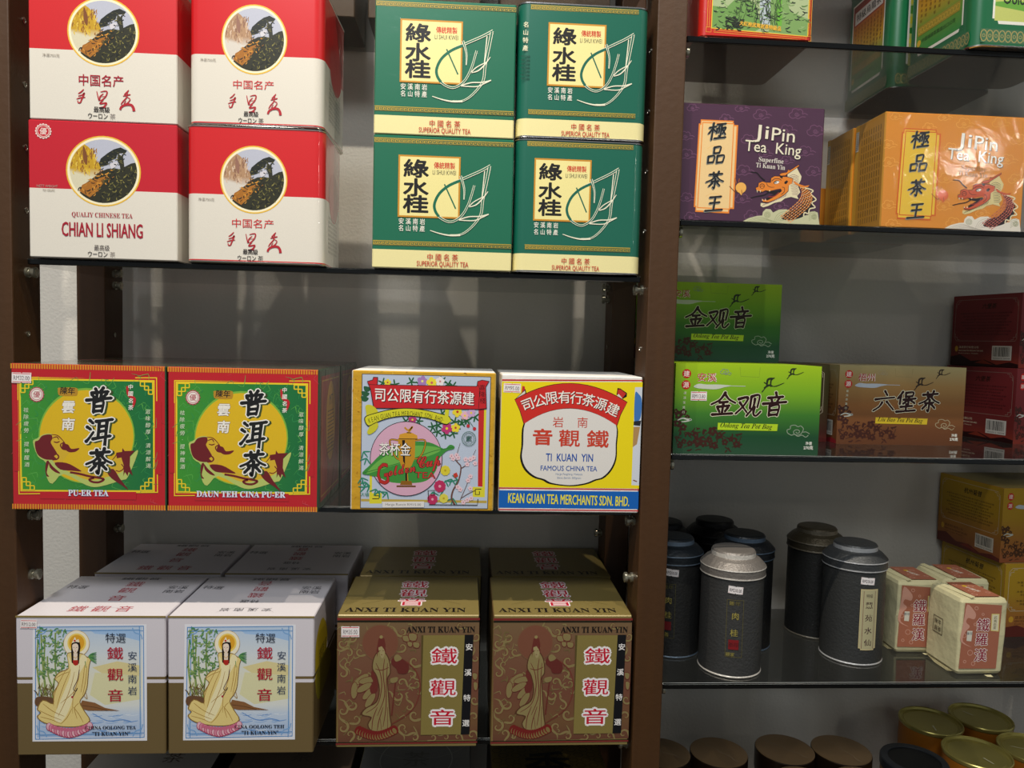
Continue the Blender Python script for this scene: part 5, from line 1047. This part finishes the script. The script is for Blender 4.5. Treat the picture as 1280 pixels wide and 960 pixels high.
def side_panel(A, sch):
    """800 x 620 frame: text panel, bar code, wave foot"""
    st, c3 = SC[sch][0], SC[sch][6]
    A.grad(2, 2, 798, 618, st); fr = '#b9a88c' if sch != 'maroon' else '#8c7468'
    A.line([(60, 40), (740, 40), (750, 60), (765, 70), (765, 380), (745, 400), (60, 400), (45, 380), (35, 360), (35, 70), (50, 55), (60, 40)], 4, fr, smooth=False)
    for cx, cy, a, b_ in ((740, 65, 1, 1), (740, 375, 1, -1), (60, 65, -1, 1), (60, 375, -1, -1)): A.line([(cx - 40 * a, cy - 15 * b_), (cx - 10 * a, cy - 12 * b_), (cx - 12 * a, cy + 8 * b_), (cx + 14 * a, cy + 10 * b_), (cx + 16 * a, cy + 40 * b_)], 5, fr, smooth=False)
    A.part('text_frame', 'card', t_)
    tx = '#3c240c' if sch in ('gold', 'olive') else '#2c0c0e'
    A.text({'gold': '杭州菊普', 'maroon': '六堡茶', 'olive': '铁观音', 'green': '金观音', 'brown': '六堡茶'}[sch], 440, 100, 56, '#1a1208', off=.03, shear=.2)
    for i in range(8): A.text('净重茶袋泡茶产地安溪选料考究香气清雅滋味甘醇', 400, 160 + i * 26, 18, tx, width=600 - (i % 3) * 60)
    lt = '#d9c8a8' if sch == 'maroon' else '#4a2410'
    A.disc(70, 470, 20, '#c9982c', ry=26, n=12); A.text('建源茶行有限公司', 220, 455, 26, lt, width=240); A.text('KEAN GUAN TEA MERCHANT SDN. BHD.', 250, 485, 20, lt, width=300, off=.02); A.text('Kuala Lumpur, Malaysia', 220, 510, 16, lt, width=240)
    rn = random.Random(2); A.poly([(2, 540), (120, 520), (260, 575), (420, 560), (560, 600), (700, 575), (798, 590), (798, 618), (2, 618)], c3); A.poly([(300, 590), (400, 560), (520, 600)], '#7c2c1c')
    A.part('lettering', 'card', t_)
    A.rect(500, 440, 720, 560, '#cfc8bc')
    A.up(); x = 512
    while x < 700: wv = rn.choice((3, 5, 8)); A.rect(x, 450, x + wv, 530, '#1c1a18', same=True); x += wv + rn.choice((3, 5, 6))
    A.text('9555012 30048', 610, 546, 18, '#1c1a18', width=190); A.part('bar_code', 'card', t_)
def potbag(label, x0, y0, z, sch, grp, rz=0, face='main', tag=False, d=.135, left=True, w_=.204, h=.1232, pivot='centre'):
    global t_
    st = SC[sch][0]; mid = st[len(st) // 2][1]
    if pivot == 'fl':   # (x0, y0) is the front left corner
        cx = x0 + (w_ / 2) * math.cos(rz) - (d / 2) * math.sin(rz); cy = y0 + (w_ / 2) * math.sin(rz) + (d / 2) * math.cos(rz)
    else: cx, cy = x0 + w_ / 2, y0 + d / 2
    t = t_ = thing('tea_carton', label, 'tea box', (cx, cy, z), rz, grp)
    box_body(t, w_, d, h, dict(front=mid, back=mid, left=mid, right=mid), 'card', top=SC[sch][4])
    if left: side_panel(Art([(0, 0), (800, 0), (800, 620), (0, 620)], d, h, leftf(w_, d)), sch)
    if face == 'back': side_panel(Art([(0, 0), (800, 0), (800, 620), (0, 620)], w_, h, front(w_, d)), sch); return t
    A = Art([(10, 458), (765, 475), (747, 922), (5, 908)], w_, h, front(w_, d)); ti = .02
    A.tf = (0, 0, 1)
    s2 = A.mb; e = A.layer; A.up()
    for (a, c0), (b_, c1) in zip(st, st[1:]): A.raw([(0, A.h * (1 - b_)), (A.w, A.h * (1 - b_)), (A.w, A.h * (1 - a)), (0, A.h * (1 - a))], [(0, 1, 2, 3)], [c1, c1, c0, c0])
    A.part('printed_front', 'card', t); A.line([(340, 478), (345, 525), (440, 530), (445, 480)], 2, '#7c9a2c' if sch == 'green' else '#8c7c50', smooth=False)
    pl_ = '#402018' if sch != 'gold' else '#4a2c14'
    rn = random.Random(17)
    # flowering branch and cranes
    A.line([(20, 860), (40, 800), (30, 740), (60, 700)], 4, pl_); A.line([(60, 880), (130, 850), (200, 800), (270, 830), (330, 860), (355, 825)], 4, pl_)
    def bl(x, y, r_):
        for k in range(5): A.disc(x + r_ * .6 * math.cos(k * 1.26 + x), y + r_ * .6 * math.sin(k * 1.26 + x), r_ * .42, pl_, n=7, same=k > 0)
    for x, y, r_ in ((30, 720, 22), (55, 705, 18), (25, 760, 22), (55, 780, 20), (15, 700, 14), (75, 730, 14), (130, 850, 26), (205, 800, 24), (160, 860, 20), (190, 845, 18), (240, 820, 18), (270, 855, 18), (120, 820, 16), (215, 870, 20), (330, 865, 20), (300, 840, 14), (90, 860, 16), (60, 850, 14), (40, 870, 16)): bl(x, y, r_)
    scatter(A, rn, 60, 15, 780, 350, 895, 26, 7, [pl_], (0, 6.28))
    A.part('branch_picture', 'card', t, 'dark flowering branch')
    ck = '#26301c' if sch == 'green' else '#33261c'
    for x, y, s_ in ((490, 560, 1), (610, 505, .75)):
        A.line([(x - 35 * s_, y + 45 * s_), (x - 10 * s_, y + 10 * s_), (x - 25 * s_, y - 5 * s_)], 5 * s_, ck); A.line([(x - 25 * s_, y + 25 * s_), (x, y + 10 * s_), (x + 20 * s_, y + 15 * s_)], 10 * s_, ck, brush=True); A.line([(x - 10 * s_, y + 20 * s_), (x - 5 * s_, y - 18 * s_), (x + 22 * s_, y - 25 * s_)], 11 * s_, ck, brush=True); A.line([(x + 10 * s_, y + 18 * s_), (x + 12 * s_, y - 15 * s_), (x + 30 * s_, y - 28 * s_)], 8 * s_, ck, brush=True); A.line([(x + 20 * s_, y + 15 * s_), (x + 40 * s_, y + 14 * s_), (x + 80 * s_, y - 2 * s_)], 5 * s_, ck, brush=True)
    cw = '#c9d0c0' if sch == 'green' else '#b9c0c8'
    A.poly([(103, 575), (130, 562), (170, 566), (230, 566), (300, 572), (260, 580), (220, 590), (160, 588), (120, 584)], cw, smooth=True, n=3); A.line([(290, 573), (370, 575)], 3, cw)
    A.line([(25, 745), (50, 735), (75, 740), (95, 742), (70, 750), (45, 752)], 8, '#c8ccc0', brush=True)
    for x, y, s_ in ((640, 805, 1), (265, 505, .5)): A.line([(x + 26 * s_ * math.cos(a) * (1 - a / 12), y + 18 * s_ * math.sin(a) * (1 - a / 12)) for a in np.arange(0, 10, .8)], 3 * s_ + 1, '#8fa088' if sch == 'green' else '#a89878', n=2); A.line([(x + a * s_, y + b_ * s_) for a, b_ in ((-50, 5), (-52, -10), (-36, -16), (-34, -30), (-12, -34), (4, -26), (18, -30), (32, -16), (28, 0), (46, 0), (64, 10))], 3 * s_ + 1, '#8fa088' if sch == 'green' else '#a89878'); A.line([(x + a * s_, y + b_ * s_) for a, b_ in ((-50, 5), (-30, 16), (-14, 12), (4, 22), (24, 16), (44, 26), (58, 16))], 3 * s_ + 1, '#8fa088' if sch == 'green' else '#a89878')
    A.part('crane_picture', 'card', t, 'flying cranes and cloud scrolls')
    A.disc(66, 511, 23, '#c4241c', n=20); A.disc(64, 567, 23, '#c4241c', n=20, same=True); A.text('建', 66, 511, 32, '#f0e4d8', off=.02); A.text('源', 64, 567, 32, '#f0e4d8', off=.02)
    if sch in ('green', 'brown'):
        A.col('建源茶業行', 60, (608, 705), 15, '#d8dcc0', x1=54)
        A.text(SC[sch][3], 172, 530, 46, '#efe8dc', off=.04, width=96); A.text(SC[sch][3], 170, 529, 46, '#a8242c' if sch == 'brown' else '#b8342c', off=.01, width=94, rough=.03)
        x_ = (257, 388, 520) if sch == 'green' else (282, 412, 547)
        for i, ch in enumerate(SC[sch][1]):
            y_ = (668, 672, 668)[i]; s_ = 118
            A.brushed(ch, x_[i], y_, 114, '#efeccc', 7, .14, sx=1.0, wt=1.2); A.brushed(ch, x_[i], y_, 114, '#2c1010', 0, .14, sx=1.0, wt=1.25)
        A.poly([(232, 758), (540, 766), (536, 800), (230, 793)], SC[sch][5]); A.text(italic(SC[sch][2]), 378, 777, 36, '#1f2410', width=268, rot=ti, shear=.15)
        A.text('净重', 700, 862, 18, '#e8e8dc', off=.03); A.text('270克', 698, 884, 20, '#e8e8dc', off=.05)
    A.part('lettering', 'card', t)
    if tag: price_tag(A, 131, 624, 82, 46, 'RM13.80', t, .02)
    return t
G7 = 'tea pot bag boxes on the third right shelf'
potbag('lime green Oolong Tea Pot Bag box with a price sticker, on the shelf', .0495, .031, .3042, 'green', G7, tag=True)
potbag('upper lime green Oolong Tea Pot Bag box, stacked on the lower one', .0560, .190, .4274 + .0002, 'green', G7, d=.135)
potbag('olive tea box wedged behind the lime green and the brown tea pot bag boxes', .1315, .172, .3042, 'olive', G7, face='back', left=False)
potbag('brown Tea Pot Bag box standing alone on the shelf', .3425, .155, .3042, 'brown', G7)
G8 = 'maroon tea boxes at the right end of the third shelf'
potbag('lower maroon tea box beside the brown Tea Pot Bag box, side panel showing', .657, .190, .3042, 'maroon', G8, rz=.20, d=.14, pivot='fl', w_=.165)
potbag('upper maroon tea box with a bar code, on top of the lower maroon box', .664, .198, .4274 + .0004, 'maroon', G8, rz=.20, d=.135, pivot='fl', w_=.165)
G9 = 'golden yellow tea boxes at the right end of the fourth shelf'
potbag('lower golden yellow tea box behind the paper wrapped tea', .652, .182, -.0151, 'gold', G9, rz=.06, face='back', d=.150, pivot='fl', w_=.18)
potbag('upper golden yellow tea box with red round marks, stacked askew', .644, .186, .1081 + .0004, 'gold', G9, rz=.07, d=.148, pivot='fl', w_=.18)

# paper wrapped tea bricks
def pack(label, cx, cy, w_, d, h, rz, taper, full, grp, lean=0):
    t = thing('tea_packet', label, 'tea packet', (cx, cy, -.0151), rz, grp); c = '#d3cba0'
    m = MB(); rn = random.Random(int(cx * 1000)); L = []
    zs = [0, .002, .006, .03, .06, .085, h - .006, h - .0015, h]; ins = [.006, .002, 0, 0, -.0006, 0, .0, .002, .005]
    rings = []
    for z, i_ in zip(zs, ins):
        o_ = outline(w_ - 2 * i_, d - 2 * i_, .004, 3); k = 1 + taper * z / h
        rings.append([((x * k) + lean * z + rn.uniform(-.0004, .0004), y + rn.uniform(-.0004, .0004), z + (0 if z < .01 else rn.uniform(-.0007, .0007))) for x, y in o_])
    for a, b_ in zip(rings, rings[1:]): n = len(a); m.add(a + b_, [(q, (q + 1) % n, n + (q + 1) % n, n + q) for q in range(n)], c)
    m.add(rings[0], [tuple(reversed(range(len(rings[0]))))], c); m.add(rings[-1], [tuple(range(len(rings[0])))], c)
    m.build('paper_wrap', finish('paper'), t, smooth=True)
    # folded flaps
    m = MB(); f = h + .0006
    m.add([(-w_ * .30 + lean * h, -d * .5, f), (-w_ * .22 + lean * h, -d * .5, f + .002), (-w_ * .34 + lean * h, d * .48, f + .002), (-w_ * .44 + lean * h, d * .48, f)], [(0, 1, 2, 3), (3, 2, 1, 0)], c)
    m.add([(-w_ / 2 - .0012, -d * .42, .004), (-w_ / 2 - .0012, d * .42, .004), (-w_ / 2 - .004, d * .1, .001), (-w_ / 2 - .004, -d * .3, .001)], [(0, 1, 2, 3), (3, 2, 1, 0)], '#c9c094')
    m.add([(w_ * .1, -d / 2 - .001, .001), (w_ * .25, -d / 2 - .001, .001), (w_ * .24, -d / 2 - .007, .0004), (w_ * .12, -d / 2 - .006, .0004)], [(0, 1, 2, 3), (3, 2, 1, 0)], c)
    m.build('paper_fold', finish('paper'), t)
    cl = '#a86850'
    kf = lambda v: 1 + taper * v / h
    F = lambda u, v, e: ((u - w_ / 2) * kf(v) + lean * v, -d / 2 - .0012 - e, v)
    A = Art([(560, 305), (905, 300), (832, 835), (515, 820)], w_, h, F)
    A.poly([(582, 335), (848, 350), (786, 788), (528, 775)], cl)
    pk = '#cf9a86'
    for x, y, r_ in ((660, 372, 12), (706, 415, 8), (590, 385, 7), (608, 676, 17), (570, 732, 9), (627, 748, 12), (648, 485, 9), (570, 560, 14)): A.ring(x, y, r_, 4, pk, n=12)
    A.poly([(596, 345), (640, 385), (655, 420), (640, 450), (600, 440), (585, 470), (610, 500), (575, 540), (560, 600), (620, 640), (545, 600), (555, 520), (575, 430)], pk, smooth=True, n=3)
    A.part('printed_label', 'card', t, 'terracotta label with faint rings')
    A.poly([(768, 412), (826, 412), (815, 538), (757, 532)], '#d9c878'); A.poly([(774, 418), (820, 418), (810, 532), (763, 527)], '#ded6b4'); A.col('武夷岩茶', 795, (440, 512), 24, '#3c3426', x1=786)
    A.poly([(592, 528), (628, 530), (618, 600), (585, 596)], '#d8d4c4'); A.text('陳年', 607, 548, 24, '#3a4a58'); 
    for ch, x, y in (('鐵', 704, 490), ('羅', 690, 590), ('漢', 680, 694)): A.text(ch, x, y, 94, '#ece2d8', off=.06, out=.02, outc='#ece2d8'); A.text(ch, x, y, 94, '#8e1c34', off=.02)
    A.part('lettering', 'card', t)
    T = Art([(0, 0), (1000, 0), (1000, 1000), (0, 1000)], w_, d, lambda u, v, e: ((u - w_ / 2) * (1 + taper) + lean * h, -d / 2 + v, h + .0012 + e))
    T.rect(320, 40, 880, 930, cl)
    for x, y, r_ in ((420, 200, 40), (700, 300, 50), (500, 600, 60), (780, 700, 40), (420, 800, 50)): T.ring(x, y, r_, 14, pk, n=12)
    T.disc(560, 300, 50, '#d9b42c', n=10); T.text('中國茶', 600, 500, 110, '#e6dccc', off=.02, rot=1.3); T.part('top_label', 'card', t)
    if full:
        B = Art([(0, 0), (800, 0), (800, 1000), (0, 1000)], d, h, lambda u, v, e: (-w_ / 2 * kf(v) + lean * v - .0014 - e, d / 2 - u, v))
        B.frame(180, 380, 420, 600, 9, '#3c3428'); B.text('陳年', 300, 445, 90, '#3c3428'); B.text('貢茶', 300, 540, 90, '#3c3428'); B.part('side_stamp', 'card', t)
    return t
G10 = 'paper wrapped tea packets on the fourth right shelf'
pack('front cream paper tea packet with a terracotta label, leaning a little right', .5155, .080, .070, .072, .1135, .02, .03, True, G10, lean=.02)
pack('cream paper tea packet half hidden behind the front one, beside the dark tin', .4715, .156, .071, .072, .1135, -.02, .02, False, G10)
pack('rear cream paper tea packet, only its top showing behind the other two', .5500, .168, .072, .078, .1135, -.05, .02, False, G10, lean=.015)

# dark round tins
def dark_tin(label, cx, cy, body, lid, kind, grp, tag=True, ang=0.0, shine='#8d8a84', r=.0445):
    t = thing('tea_tin', label, 'tea tin', (cx, cy, -.0151), 0, grp); zb = .146
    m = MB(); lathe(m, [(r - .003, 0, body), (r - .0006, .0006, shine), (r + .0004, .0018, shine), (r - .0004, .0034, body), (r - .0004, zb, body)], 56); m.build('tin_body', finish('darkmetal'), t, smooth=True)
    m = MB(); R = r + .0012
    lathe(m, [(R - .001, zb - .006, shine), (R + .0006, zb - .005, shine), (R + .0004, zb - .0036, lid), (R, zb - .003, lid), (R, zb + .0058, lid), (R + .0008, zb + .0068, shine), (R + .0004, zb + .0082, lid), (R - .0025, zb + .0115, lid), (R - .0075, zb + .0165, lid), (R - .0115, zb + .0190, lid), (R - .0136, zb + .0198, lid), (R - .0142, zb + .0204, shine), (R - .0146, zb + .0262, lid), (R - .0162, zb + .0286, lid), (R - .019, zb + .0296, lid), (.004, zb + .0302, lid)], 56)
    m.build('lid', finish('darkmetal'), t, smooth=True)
    fn = lambda u, v, e: ((r + e) * math.sin((u - .04) / r + ang), -(r + e) * math.cos((u - .04) / r + ang), v)
    A = Art([(0, 0), (800, 0), (800, 1460), (0, 1460)], .08, .146, fn); A.E0 = .0002; A.nxd = 8; y = '#9c9048'
    if kind == 'gui':
        A.frame(290, 330, 520, 1150, 5, '#6c6438'); A.col('特選', 350, (380, 381), 60, '#7c7440'); A.text('陳年', 400, 380, 70, '#6c6438', width=150); A.text('肉', 410, 560, 110, y, off=.02); A.text('桂', 400, 800, 110, y, off=.02); A.part('gold_lettering', 'card', t)
        A.rect(330, 900, 470, 1040, '#7c1c20'); A.text('茶印', 400, 970, 70, '#3c1418', off=.02); A.text('顧家', 360, 1110, 60, y); A.part('red_stamp', 'card', t)
    elif kind == 'hui':
        A.rect(425, 300, 690, 1190, '#c9b98a'); A.rect(455, 1190, 660, 1215, '#c9b98a', same=True); A.rect(436, 312, 678, 1180, '#b3ac86'); A.rect(460, 1180, 655, 1202, '#b3ac86', same=True)
        A.line([(470, 330), (470, 1190)], 6, '#6c2430', smooth=False); A.line([(645, 330), (645, 1190)], 6, '#6c2430', smooth=False, same=True); A.part('paper_label', 'card', t, 'pale gold label with dark red lines')
        A.text('特級', 558, 400, 62, '#2c1420', width=100); 
        for ch, y_ in (('慧', 540), ('苑', 730), ('水', 920), ('仙', 1100)): A.text(ch, 558, y_, 118, '#3a1424', off=.015, sy=.9)
        A.part('lettering', 'card', t)
    elif kind == 'old':
        A.frame(250, 330, 480, 1150, 5, '#5c5834'); A.text('陳年', 370, 380, 70, '#5c5834', width=150); A.text('肉', 380, 580, 110, y); A.text('桂', 380, 800, 110, y); A.text('茶', 370, 1100, 70, y); A.part('gold_lettering', 'card', t); A.rect(300, 900, 430, 1030, '#6c1c20'); A.part('red_stamp', 'card', t)
    if tag: A.up(3); price_tag(A, *(tag if isinstance(tag, tuple) else (430, 160)), 200, 105, 'RM200.00', t, .06)
    return t
G11 = 'dark round tea tins on the fourth right shelf'
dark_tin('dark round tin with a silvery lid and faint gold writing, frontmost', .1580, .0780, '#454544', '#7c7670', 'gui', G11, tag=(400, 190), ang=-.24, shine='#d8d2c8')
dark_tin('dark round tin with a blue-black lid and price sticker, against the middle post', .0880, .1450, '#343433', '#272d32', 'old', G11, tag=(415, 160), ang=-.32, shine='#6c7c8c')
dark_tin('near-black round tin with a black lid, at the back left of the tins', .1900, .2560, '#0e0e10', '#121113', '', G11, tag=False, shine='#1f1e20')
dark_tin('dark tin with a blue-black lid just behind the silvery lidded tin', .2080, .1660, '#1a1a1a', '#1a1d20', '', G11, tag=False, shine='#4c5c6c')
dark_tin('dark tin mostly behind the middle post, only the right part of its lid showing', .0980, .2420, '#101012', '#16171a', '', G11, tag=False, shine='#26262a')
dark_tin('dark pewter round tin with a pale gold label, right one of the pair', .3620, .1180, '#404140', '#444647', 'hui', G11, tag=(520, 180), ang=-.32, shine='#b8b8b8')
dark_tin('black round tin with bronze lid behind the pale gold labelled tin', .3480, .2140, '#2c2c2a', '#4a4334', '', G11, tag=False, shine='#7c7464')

# cans on the lowest right shelf
def can(label, cx, cy, zt, r, kind, grp):
    zb = -.333; h = zt - zb
    t = thing('tea_can', label, 'tea can', (cx, cy, zb), 0, grp)
    if kind == 'gold':
        b_ = '#a8661c'; m = MB(); lathe(m, [(r - .002, 0, b_), (r, .001, b_), (r, h - .004, b_)], 48); m.build('can_body', finish('card'), t, smooth=True)
        g = '#b5a85c'; m = MB(); lathe(m, [(r + .0003, h - .006, g), (r + .0012, h - .004, g), (r + .0014, h, g), (r + .0004, h + .0014, g), (r - .001, h + .0004, g), (r - .0022, h - .003, g), (r - .004, h - .004, g), (r - .007, h - .0036, g), (r - .0078, h - .0028, g), (r - .009, h - .0034, g), (.003, h - .0036, g)], 48); m.build('lid', finish('brass'), t, smooth=True)
        m = MB(); a = cx * 40; m.add([(.012 * math.cos(a) - .0012, .012 * math.sin(a), h - .0025), (.012 * math.cos(a) + .0012, .012 * math.sin(a), h - .0025), (.03 * math.cos(a) + .0012, .03 * math.sin(a), h - .0022), (.03 * math.cos(a) - .0012, .03 * math.sin(a), h - .0022)], [(0, 1, 2, 3)], '#d9d2a8'); m.build('film_crease', finish('film'), t)
    elif kind == 'brown':
        b_ = '#241810'; m = MB(); lathe(m, [(r - .002, 0, b_), (r, .001, b_), (r, h - .03, b_)], 48); m.build('can_body', finish('card'), t, smooth=True)
        g = '#8a7050'; m = MB(); lathe(m, [(r + .0012, h - .034, '#2e2014'), (r + .0012, h - .002, '#2e2014'), (r + .0006, h - .0006, g), (r - .001, h, g), (.003, h + .0005, g)], 48); m.build('lid', finish('brass'), t, smooth=True)
        m = MB(); q = r * .9; a = cx * 30; ca, sa = math.cos(a), math.sin(a)
        for s_ in range(9): x0 = -q + s_ * q / 4.5; y0 = .002 * math.sin(s_ * 2.1); m.add([(x0 * ca - y0 * sa, x0 * sa + y0 * ca, h + .0010), (x0 * ca - (y0 + .0011) * sa, x0 * sa + (y0 + .0011) * ca, h + .0010), ((x0 + q / 4.5) * ca - (.002 * math.sin(s_ * 2.1 + 2.1) + .0011) * sa, (x0 + q / 4.5) * sa + (.002 * math.sin(s_ * 2.1 + 2.1) + .0011) * ca, h + .001), ((x0 + q / 4.5) * ca - .002 * math.sin(s_ * 2.1 + 2.1) * sa, (x0 + q / 4.5) * sa + .002 * math.sin(s_ * 2.1 + 2.1) * ca, h + .001)], [(3, 2, 1, 0)], '#8a7458')
        m.build('film_crease', finish('film'), t)
    else:
        b_ = '#7c5a24'; m = MB(); lathe(m, [(r - .002, 0, b_), (r, .001, b_), (r, h - .012, b_)], 48); m.build('can_body', finish('card'), t, smooth=True)
        g = '#24262a'; m = MB(); lathe(m, [(r + .001, h - .014, g), (r + .0012, h - .002, g), (r, h, g), (r - .010, h + .0004, g), (r - .0105, h - .0014, '#0c0d0f'), (.003, h - .0014, '#0c0d0f')], 48); m.build('lid', finish('card'), t, smooth=True)
G12 = 'brown topped cans on the lowest right shelf'; Z = -.188
can('brown topped can at the far left, cut by the middle post', .0850, .1530, Z, .0430, 'brown', G12)
can('brown topped can with a film crease, first clear of the middle post', .1760, .1530, Z, .0435, 'brown', G12)
can('brown topped can with smooth lid, third from the middle post', .2860, .1600, Z, .0445, 'brown', G12)
can('brown topped can beside the black lidded can, fourth in its row', .3770, .1560, Z, .0445, 'brown', G12)
can('front row brown topped can, left of two at the bottom edge', .2760, .0680, Z, .0430, 'brown', G12)
can('front row brown topped can, right of two at the bottom edge', .3650, .0660, Z, .0430, 'brown', G12)
can('can with a black recessed lid among the brown and gold cans', .4800, .1260, Z, .0480, 'black', None)
G13 = 'gold lidded cans on the lowest right shelf'
can('gold lidded can at the back left of the gold group', .5820, .2440, Z, .0490, 'gold', G13)
can('gold lidded can at the back right of the gold group', .6810, .2560, Z, .0490, 'gold', G13)
can('gold lidded can in the middle row behind the black lidded can', .5950, .1440, Z, .0490, 'gold', G13)
can('gold lidded can cut by the right edge of the picture', .6950, .1520, Z, .0490, 'gold', G13)
can('gold lidded can at the bottom right, only its upper rim in view', .6150, .0430, Z, .0490, 'gold', G13)
print('done', len(bpy.data.objects))
